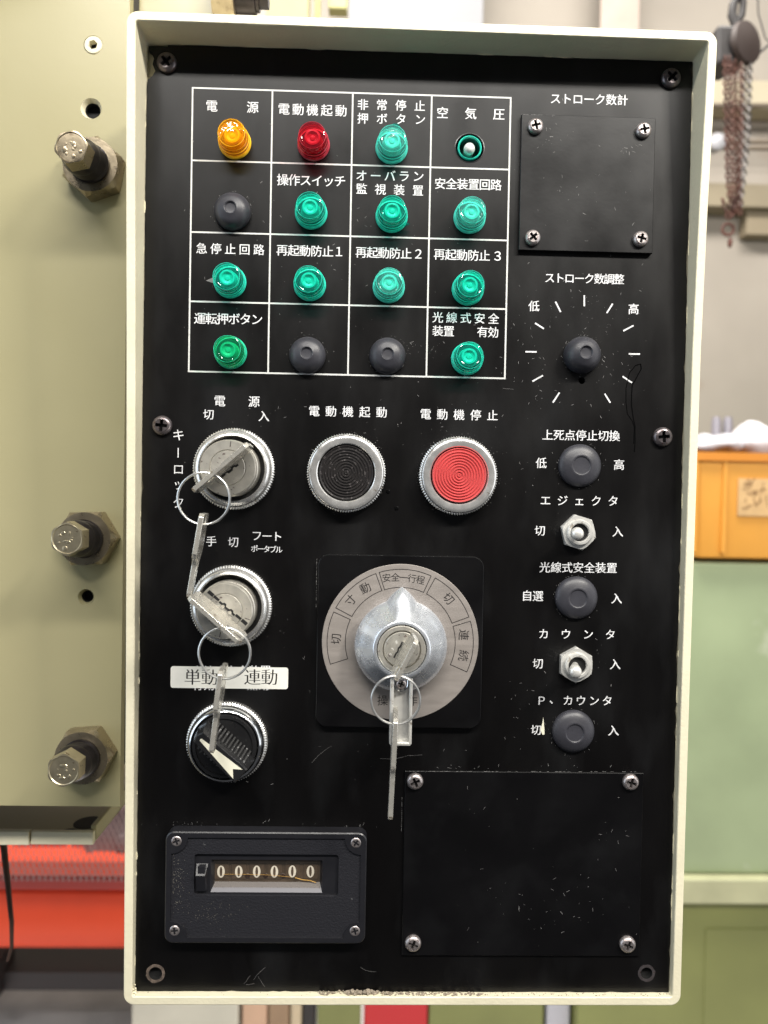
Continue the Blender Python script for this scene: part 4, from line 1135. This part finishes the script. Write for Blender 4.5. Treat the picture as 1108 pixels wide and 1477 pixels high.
# ================================================================== BACKGROUND THINGS
def bx(px0, px1, py0, py1, d, depth):
    """box whose front face fills the photograph rectangle at plane d; goes back by depth"""
    x0, z1_ = P(px0, py0, d); x1, _ = P(px1, py0, d); _, z0_ = P(px0, py1, d)
    return MB().box(x0, x1, -d, -d + depth, z0_, z1_)
# green cabinet on the right, with a pale band and an olive lower body
CAB = -820.0
cgreen = pbr('pale_green_paint', (0.29, 0.35, 0.205), .5, var=.12, vscale=6, rvar=.1, wear=(.42, .46, .33), wear_scale=5, wear_amt=.6)
colive = pbr('olive_green_paint', (0.18, 0.195, 0.06), .5, var=.12, vscale=7)
cband = pbr('pale_band_paint', (0.40, 0.40, 0.245), .5, var=.15, vscale=12)
cab = thing('cabinet', 'green painted steel machine cabinet with a pale band and olive base, right of the panel', 'cabinet')
x0, zt = P(850, 806, CAB); _, zb1 = P(1050, 1262, CAB); _, zb2 = P(1050, 1298, CAB)
MB().box(x0, x0 + 900, -CAB, -CAB + 500, zb1, zt).build('upper_body', cgreen, cab, smooth=0, bevel=6)
MB().box(x0 - 4, x0 + 904, -CAB - 14, -CAB + 500, zb2, zb1).build('band', cband, cab, smooth=0, bevel=3)
MB().box(x0, x0 + 900, -CAB + 6, -CAB + 500, FLOOR_Z, zb2).build('lower_body', colive, cab, smooth=0, bevel=4)
xs, _ = P(1013, 1380, CAB - 6); MB().box(xs + 4, xs + 420, -CAB + 4.5, -CAB + 6.1, FLOOR_Z + 60, zb2 - 50).build('door', colive, cab, smooth=0, bevel=2)
# yellow container overhanging the cabinet's front edge
corange = pbr('orange_plastic', (0.62, 0.29, 0.045), .42, var=.06, vscale=12)
cont = thing('storage_container', 'orange yellow plastic container with a paper label on the green cabinet', 'container')
cx0, cz1 = P(1003, 652, CAB + 20); cx1 = cx0 + 300; _, cz0 = P(1003, 805, CAB + 20); y0 = -CAB - 20
mb = MB()
def crect(x0, x1, y0_, y1_, z, r=12): return [(x, y, z) for x, y in rrect(x0, x1, y0_, y1_, r, 4)]
mb.loft([crect(cx0 + 5, cx1 - 5, y0 + 5, y0 + 230, cz0 + 1), crect(cx0 + 4, cx1 - 4, y0 + 4, y0 + 231, cz0 + 6), crect(cx0, cx1, y0, y0 + 235, cz1 - 4),
         crect(cx0 + 4, cx1 - 4, y0 + 4, y0 + 231, cz1 - 4), crect(cx0 + 8, cx1 - 8, y0 + 8, y0 + 227, cz0 + 8)])
mb.build('tub', corange, cont, smooth=30)
mb = MB(); o1 = rrect(cx0 - 6, cx1 + 6, y0 - 6, y0 + 241, 14, 4); i1 = rrect(cx0 + 3, cx1 - 3, y0 + 3, y0 + 232, 10, 4)
mb.loft([[(x, y, cz1 - 13) for x, y in o1], [(x, y, cz1) for x, y in o1], [(x, y, cz1) for x, y in i1], [(x, y, cz1 - 13) for x, y in i1], [(x, y, cz1 - 13) for x, y in o1]], cap0=False, cap1=False)
mb.build('rim', pbr('deep_orange_plastic', (0.52, 0.19, 0.015), .42), cont, smooth=30)
for px in (1045, 1003.5):
    x, _ = P(px, 700, CAB + 20); MB().box(x - 3, x + 3, y0 - 3.5, y0 + 4, cz0 + 8, cz1 - 13).build('rib', corange, cont, smooth=0, bevel=1.5)
lx0, lz1 = P(1066, 690, CAB + 22); lx1, lz0 = P(1122, 745, CAB + 22)
lab_ = MB().box(lx0, lx1, y0 - 1.2, y0 + 4, lz0, lz1).build('paper_label', pbr('brown_paper', (.55, .36, .17), .8, var=.15, vscale=30), cont, smooth=0)
mb = MB(); 
random.seed(5)
for i in range(26):
    xx = lx0 + 6 + (lx1 - lx0 - 12) * random.random(); zz = lz0 + 10 + (lz1 - lz0 - 18) * random.random(); a_ = random.choice((0.05, .1, 1.5, 1.6, .8)); l_ = random.uniform(5, 14)
    pline(mb, (xx, zz), (xx + l_ * cos(a_), zz + l_ * sin(a_)), random.uniform(1.0, 2.2), -y0 + 1.5 + i * .02)
mb.build('blurred_characters', pbr('faded_brown_ink', (.22, .12, .05), .8), lab_, smooth=0)
# white cloth and dark bottles in the container
def cloth(name, cxp, zp, rx_, ry_, rz_, mat_, seed, lab, cat, yc):
    random.seed(seed); x, z = P(cxp, zp, CAB - 60); mb = MB(); mb.ball((0, 0, 0), 1, 24, 14)
    ph = [random.uniform(0, 6) for _ in range(6)]
    mb.v = [(v[0] * rx_ * (1 + .12 * sin(5 * v[2] + ph[0]) + .1 * sin(4 * v[1] + ph[1])), v[1] * ry_, v[2] * rz_ * (1 + .25 * sin(3.1 * v[0] * 2 + ph[2]) + .15 * sin(7 * v[0] + ph[3]))) for v in mb.v]
    return tag(mb.build(name, mat_, None, (x, yc, z), smooth=60), lab, cat)
white_cloth = pbr('white_cloth', (.62, .60, .63), .8, var=.05, vscale=20, bump=.5, bscale=40)
grey_plastic = pbr('grey_translucent_plastic', (.50, .50, .54), .4)
cloth('white_cloth', 1095, 640, 62, 60, 30, white_cloth, 3, 'crumpled white cloth heaped in the orange yellow container', 'cloth', y0 + 95)
cloth('plastic_bag', 1028, 643, 40, 60, 17, grey_plastic, 5, 'pale grey plastic bag at the left end of the orange container', 'bag', y0 + 80)
bottle_m = pbr('grey_bottle', (.20, .19, .22), .4)
for px, lab in ((1044, 'left of two dark grey bottles standing in the orange container'), (1061, 'right of two dark grey bottles standing in the orange container')):
    x, z = P(px, 640, CAB - 140); _, zt_ = P(px, 599, CAB - 140)
    mb = MB(); R_ = 8.5; zb_ = cz0 + 12
    loops = [[(r * cos(2 * pi * i / 20), r * sin(2 * pi * i / 20), q) for i in range(20)] for r, q in ((R_, 0), (R_, zt_ - zb_ - 10), (R_ * .8, zt_ - zb_ - 3), (R_ * .75, zt_ - zb_))]
    mb.loft(loops); tag(mb.build('bottle', bottle_m, None, (x, y0 + 190, zb_), smooth=40), lab, 'bottle', 'dark grey bottles in the container')
# chain hoist at the upper right
rustm = pbr('rusty_iron', (0.085, 0.034, 0.024), .8, .0, var=.5, vscale=60, bump=.5, bscale=150)
darkm = pbr('black_iron', (0.018, 0.015, 0.015), .55)
steelc = pbr('grey_chain_steel', (.16, .15, .145), .4, .7)
HD = -640.0
hoist = thing('chain_hoist', 'rusty hand chain hoist hanging from a hook at the upper right', 'chain hoist')
hxw, hzw = P(1062, 70, HD)
MB().lathe([(.01, -18), (26, -18), (28, -12), (22, -8), (22, 8), (28, 12), (26, 18), (10, 22), (.01, 22)], 36).build('pulley_drum', pbr('sooty_iron', (.035, .022, .018), .6), hoist, (hxw, -HD, hzw), rot=(0, 0, .5), smooth=30)
x, z = P(1044, 72, HD); MB().box(x - 16, x + 10, -HD - 16, -HD + 26, z - 28, z + 24).build('gear_case', darkm, hoist, smooth=0, bevel=5)
mb = MB(); q = [P3(*p, HD) for p in ((1062, 52), (1061, 34), (1056, 22), (1058, 6), (1066, -8), (1062, -30), (1060, -120))]
mb.tube(q, lambda t: 6.5 - 2 * t, 10); q = [P3(*p, HD) for p in ((1062, 36), (1070, 22), (1072, 4), (1069, -8))]; mb.tube(q, 4.5, 10)
mb.build('hook', darkm, hoist, smooth=50)
def chain(mat_, pts, pitch=8.0, w_=2.7, r_=1.2, name='chain'):
    mb = MB(); q = [P3(*p, HD + p2) for p, p2 in pts]; i = 0; seg = []
    for a, b in zip(q, q[1:]):
        n_ = max(1, int((b - a).length / (pitch * .72)))
        for k in range(n_): seg.append((a.lerp(b, k / n_), (b - a).normalized()))
    for i, (c, t) in enumerate(seg):
        s_ = Vector((1, 0, 0)) if i % 2 else Vector((.25, 1, 0)); s_ = (s_ - t * s_.dot(t)).normalized()
        l_ = [c + t * (pitch * .5 * cos(u)) + s_ * (w_ * sin(u)) for u in [2 * pi * j / 10 for j in range(10)]]
        mb.tube(l_, r_, 5, closed=True)
    o = mb.build(name, mat_, hoist, smooth=60); return o
chain(rustm, (((1046, 85), 20), ((1048, 180), 18), ((1050, 260), 16), ((1056, 315), 14)))
chain(rustm, (((1052, 85), 24), ((1055, 190), 22), ((1057, 280), 20), ((1060, 308), 18)))
chain(rustm, (((1060, 90), 14), ((1062, 200), 14), ((1062, 300), 14), ((1052, 318), 14)))
chain(rustm, (((1069, 95), 22), ((1069, 190), 20), ((1066, 250), 18), ((1067, 312), 16)))
chain(rustm, (((1043, 290), 10), ((1050, 312), 10), ((1052, 322), 10)))
chain(steelc, (((1082, 95), 10), ((1079, 200), 10), ((1073, 250), 10), ((1068, 300), 10)))
chain(steelc, (((1075, 98), 4), ((1072, 160), 4), ((1070, 240), 4), ((1066, 290), 4)))
c = P3(1050, 331, HD + 10); mb = MB(); mb.tube([(7.5 * cos(t), 0, 7.5 * sin(t)) for t in [2 * pi * i / 24 for i in range(24)]], 2.0, 8, closed=True)
mb.build('end_ring', rustm, hoist, c)
c = P3(1053, 350, HD + 10); mb = MB(); mb.ball((0, 0, 0), 3.2, 10, 8, squash=(1, 1, 2.2)); mb.build('end_weight', rustm, hoist, c)
mb = MB(); mb.tube([P3(*p, HD) for p in ((1086, 78), (1096, 76), (1112, 62), (1140, 50))], 1.6, 6); mb.build('wire', darkm, hoist)
mb = MB(); mb.tube([P3(*p, HD) for p in ((1091, -60), (1094, 20), (1104, 55), (1112, 62))], 1.0, 6); mb.build('wire', darkm, hoist)
# wall rail, beam, pipes, round grey fitting
beam_m = pbr('brown_beam', (.22, .185, .125), .7, var=.1, vscale=5)
def tagbox(name, px0, px1, py0, py1, d, depth, mat_, lab, cat, bev=2):
    return tag(bx(px0, px1, py0, py1, d, depth).build(name, mat_, None, smooth=0, bevel=bev), lab, cat)
WD = -(WALL_Y - 60)
tagbox('wall_beam', 850, 1400, 258, 292, WD, 60, beam_m, 'brown beam along the wall behind the hoist chains', 'beam')
tagbox('wall_shelf', 850, 1400, 108, 148, WD, 60, pbr('tan_board', (.40, .35, .25), .7, var=.1, vscale=4), 'tan board on the wall behind the hoist drum', 'board')
tagbox('beam_shade_panel', 1078, 1400, 300, 338, WD - 20, 40, pbr('beam_shade_brown', (.22, .18, .12), .7), 'dark brown strip for the shade below the beam, right of the chains', 'board')  # dark strip added for the beam's shadow on the wall
for ya, lab in ((152, 'upper dark pipe along the wall behind the chains'), (205, 'middle dark pipe along the wall behind the chains'), (214, 'lowest dark pipe along the wall behind the chains')):
    mb = MB(); a, b = P3(850, ya, WD + 40), P3(1400, ya, WD + 40); mb.tube([a, b], 5, 10); tag(mb.build('wall_pipe', pbr('pipe_brown', (.14, .11, .08), .6), None), lab, 'pipe', 'pipes along the wall')
x, z = P(1034, 206, WD + 60); tag(MB().lathe([(17, -20), (20, 0), (19, 8), (12, 14), (.01, 16)], 28).build('round_fitting', pbr('grey_enamel', (.36, .36, .38), .4), None, (x, -WD - 60, z)), 'round grey knob-like fitting on the wall, left of the chains', 'fitting')
# strips seen above the housing
grey_sheet = pbr('pale_grey_sheet', (.21, .21, .22), .6, var=.06, vscale=4)
tagbox('grey_panel', 506, 700, -120, 75, WD + 90, 20, grey_sheet, 'pale grey sheet standing behind the top of the housing', 'sheet')
tagbox('cream_column', 386, 447, -120, 90, -700, 40, cream_smooth, 'cream column behind the bolt above the housing', 'column')
oliv = pbr('olive_paint', (.40, .38, .16), .5)
tagbox('olive_post', 456, 464, -120, 90, -760, 20, oliv, 'thin olive post behind the top of the housing', 'post')
tagbox('olive_bracket', 476, 503, -120, 12, -760, 20, oliv, 'olive bracket above the housing, right of the thin post', 'bracket')
stain = pbr('rusty_brown_sheet', (.38, .31, .265), .8, var=.2, vscale=6)
tagbox('brown_strip', 872, 928, -200, 560, WD + 25, 8, stain, 'rust brown strip on the wall behind the upper right of the housing', 'strip')
# red air compressor at the lower left
red = pbr('orange_red_paint', (0.84, 0.075, 0.018), .6, var=.05, vscale=8)
dred = pbr('dark_red_paint', (0.36, 0.035, 0.025), .5, var=.1, vscale=12)
comp = thing('air_compressor', 'orange red air compressor with a long tank and wire mesh belt guard', 'air compressor')
RD = -900.0
xa, z1_ = P(-60, 1278, RD); xb, z0_ = P(330, 1392, RD); rt = (z1_ - z0_) / 2; zc = (z1_ + z0_) / 2
mb = MB(); loops = []
for t, r in ((0, .3), (.02, .7), (.06, .95), (.1, 1), (.9, 1), (.94, .95), (.98, .7), (1, .3)):
    x = xa - 250 + (xb - xa + 250) * t; loops.append([(x, -RD + rt * r * cos(2 * pi * i / 48) * 1.0 + rt, zc + rt * r * sin(2 * pi * i / 48)) for i in range(48)])
mb.loft(loops); mb.build('tank', red, comp, smooth=40)
for py0, py1, dd in ((1240, 1262, 10), (1266, 1282, 2)):
    o = bx(-260, 330, py0, py1, RD + dd, 120).build('platform_rail', red if py0 < 1250 else dred, comp, smooth=0, bevel=3)
for px in (-20, 300):
    bx(px - 18, px + 18, 1385, 1440, RD - 40, 60).build('foot', darkm, comp, smooth=0)
bx(-200, 330, 1402, 1428, RD - 60, 200).build('under_tank_shade', darkm, comp, smooth=0)  # dark strip added for the shade in the gap under the tank
for p in ((20, 95, 1185, 1235), (100, 190, 1200, 1240), (-60, 10, 1170, 1235)):
    bx(*p, RD - 40, 60).build('pump_block', dred, comp, smooth=0, bevel=6)
xw, zw = P(178, 1215, RD - 20); MB().lathe([(66, -10), (66, 10), (58, 12), (52, 4), (14, 6), (12, 14), (.01, 15)], 48).build('flywheel', pbr('grey_iron', (.17, .13, .13), .5), comp, (xw, -RD + 30, zw))
mb = MB(); wx0_, wz1_ = P(-60, 1150, RD + 30); wx1_, wz0_ = P(330, 1272, RD + 30); Hh = wz1_ - wz0_; W_ = wx1_ - wx0_; n_ = 0
x = wx0_ - Hh
while x < wx1_:
    for s_ in (1, -1):
        pa_, pb_ = ((x, wz0_), (x + Hh * .45, wz1_)) if s_ > 0 else ((x + Hh * .45, wz0_), (x, wz1_))
        mb.tube([(pa_[0], -RD - 30, pa_[1]), (pb_[0], -RD - 30 + s_, pb_[1])], 1.05, 4)
    x += 9.5
o = mb.build('wire_mesh_guard', pbr('pinkish_wire', (.26, .19, .18), .5, .2), comp, smooth=0); o['kind'] = 'stuff'
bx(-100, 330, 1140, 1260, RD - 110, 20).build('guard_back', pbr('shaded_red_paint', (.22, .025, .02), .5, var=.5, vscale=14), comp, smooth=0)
# hanging cord at the far left
mb = MB(); mb.tube([P3(*p, -150) for p in ((2, 1205), (6, 1225), (12, 1280), (17, 1330), (17, 1365), (11, 1386))], lambda t: 2.4 * (1 - .6 * t), 8)
tag(mb.build('cord', pbr('brown_cord', (.06, .03, .02), .8), None), 'thin brown cord hanging down in front of the red tank', 'cord')
# things peeping out below the housing
LD = -850.0
for nm, p0, p1, mat_, lab, cat in (
        ('cream_post', 190, 345, pbr('cream_grey_paint', (.58, .56, .46), .6, var=.08, vscale=10), 'pale cream post below the lower left of the housing', 'post'),
        ('wooden_post', 350, 386, pbr('peach_wood', (.55, .36, .24), .7, var=.1, vscale=14), 'peach coloured wooden post below the housing', 'post'),
        ('brown_post', 388, 418, pbr('brown_wood', (.30, .20, .12), .7, var=.1, vscale=14), 'brown post below the housing, right of the peach one', 'post'),
        ('tan_post', 420, 436, pbr('tan_wood', (.55, .45, .30), .7), 'narrow tan post below the housing', 'post'),
        ('black_pipe', 438, 455, darkm, 'black pipe below the housing, left of the olive post', 'pipe'),
        ('olive_post', 458, 522, colive, 'olive machine post below the housing, left of the red box', 'post'),
        ('red_box', 526, 618, pbr('signal_red', (.48, .012, .016), .45), 'bright red box below the middle of the housing', 'box'),
        ('green_panel', 620, 786, colive, 'broad olive green panel below the housing, right of the red box', 'panel'),
        ('lavender_bag', 790, 824, pbr('lavender_white', (.42, .42, .46), .6), 'whitish bag below the right of the housing', 'bag'),
        ('brown_block', 828, 880, pbr('dark_brown', (.08, .06, .04), .7), 'dark brown block below the right of the housing', 'block')):
    mb = bx(p0, p1, 1410, 1560, LD, 60); o = tag(mb.build(nm, mat_, None, smooth=0, bevel=4), lab, cat)
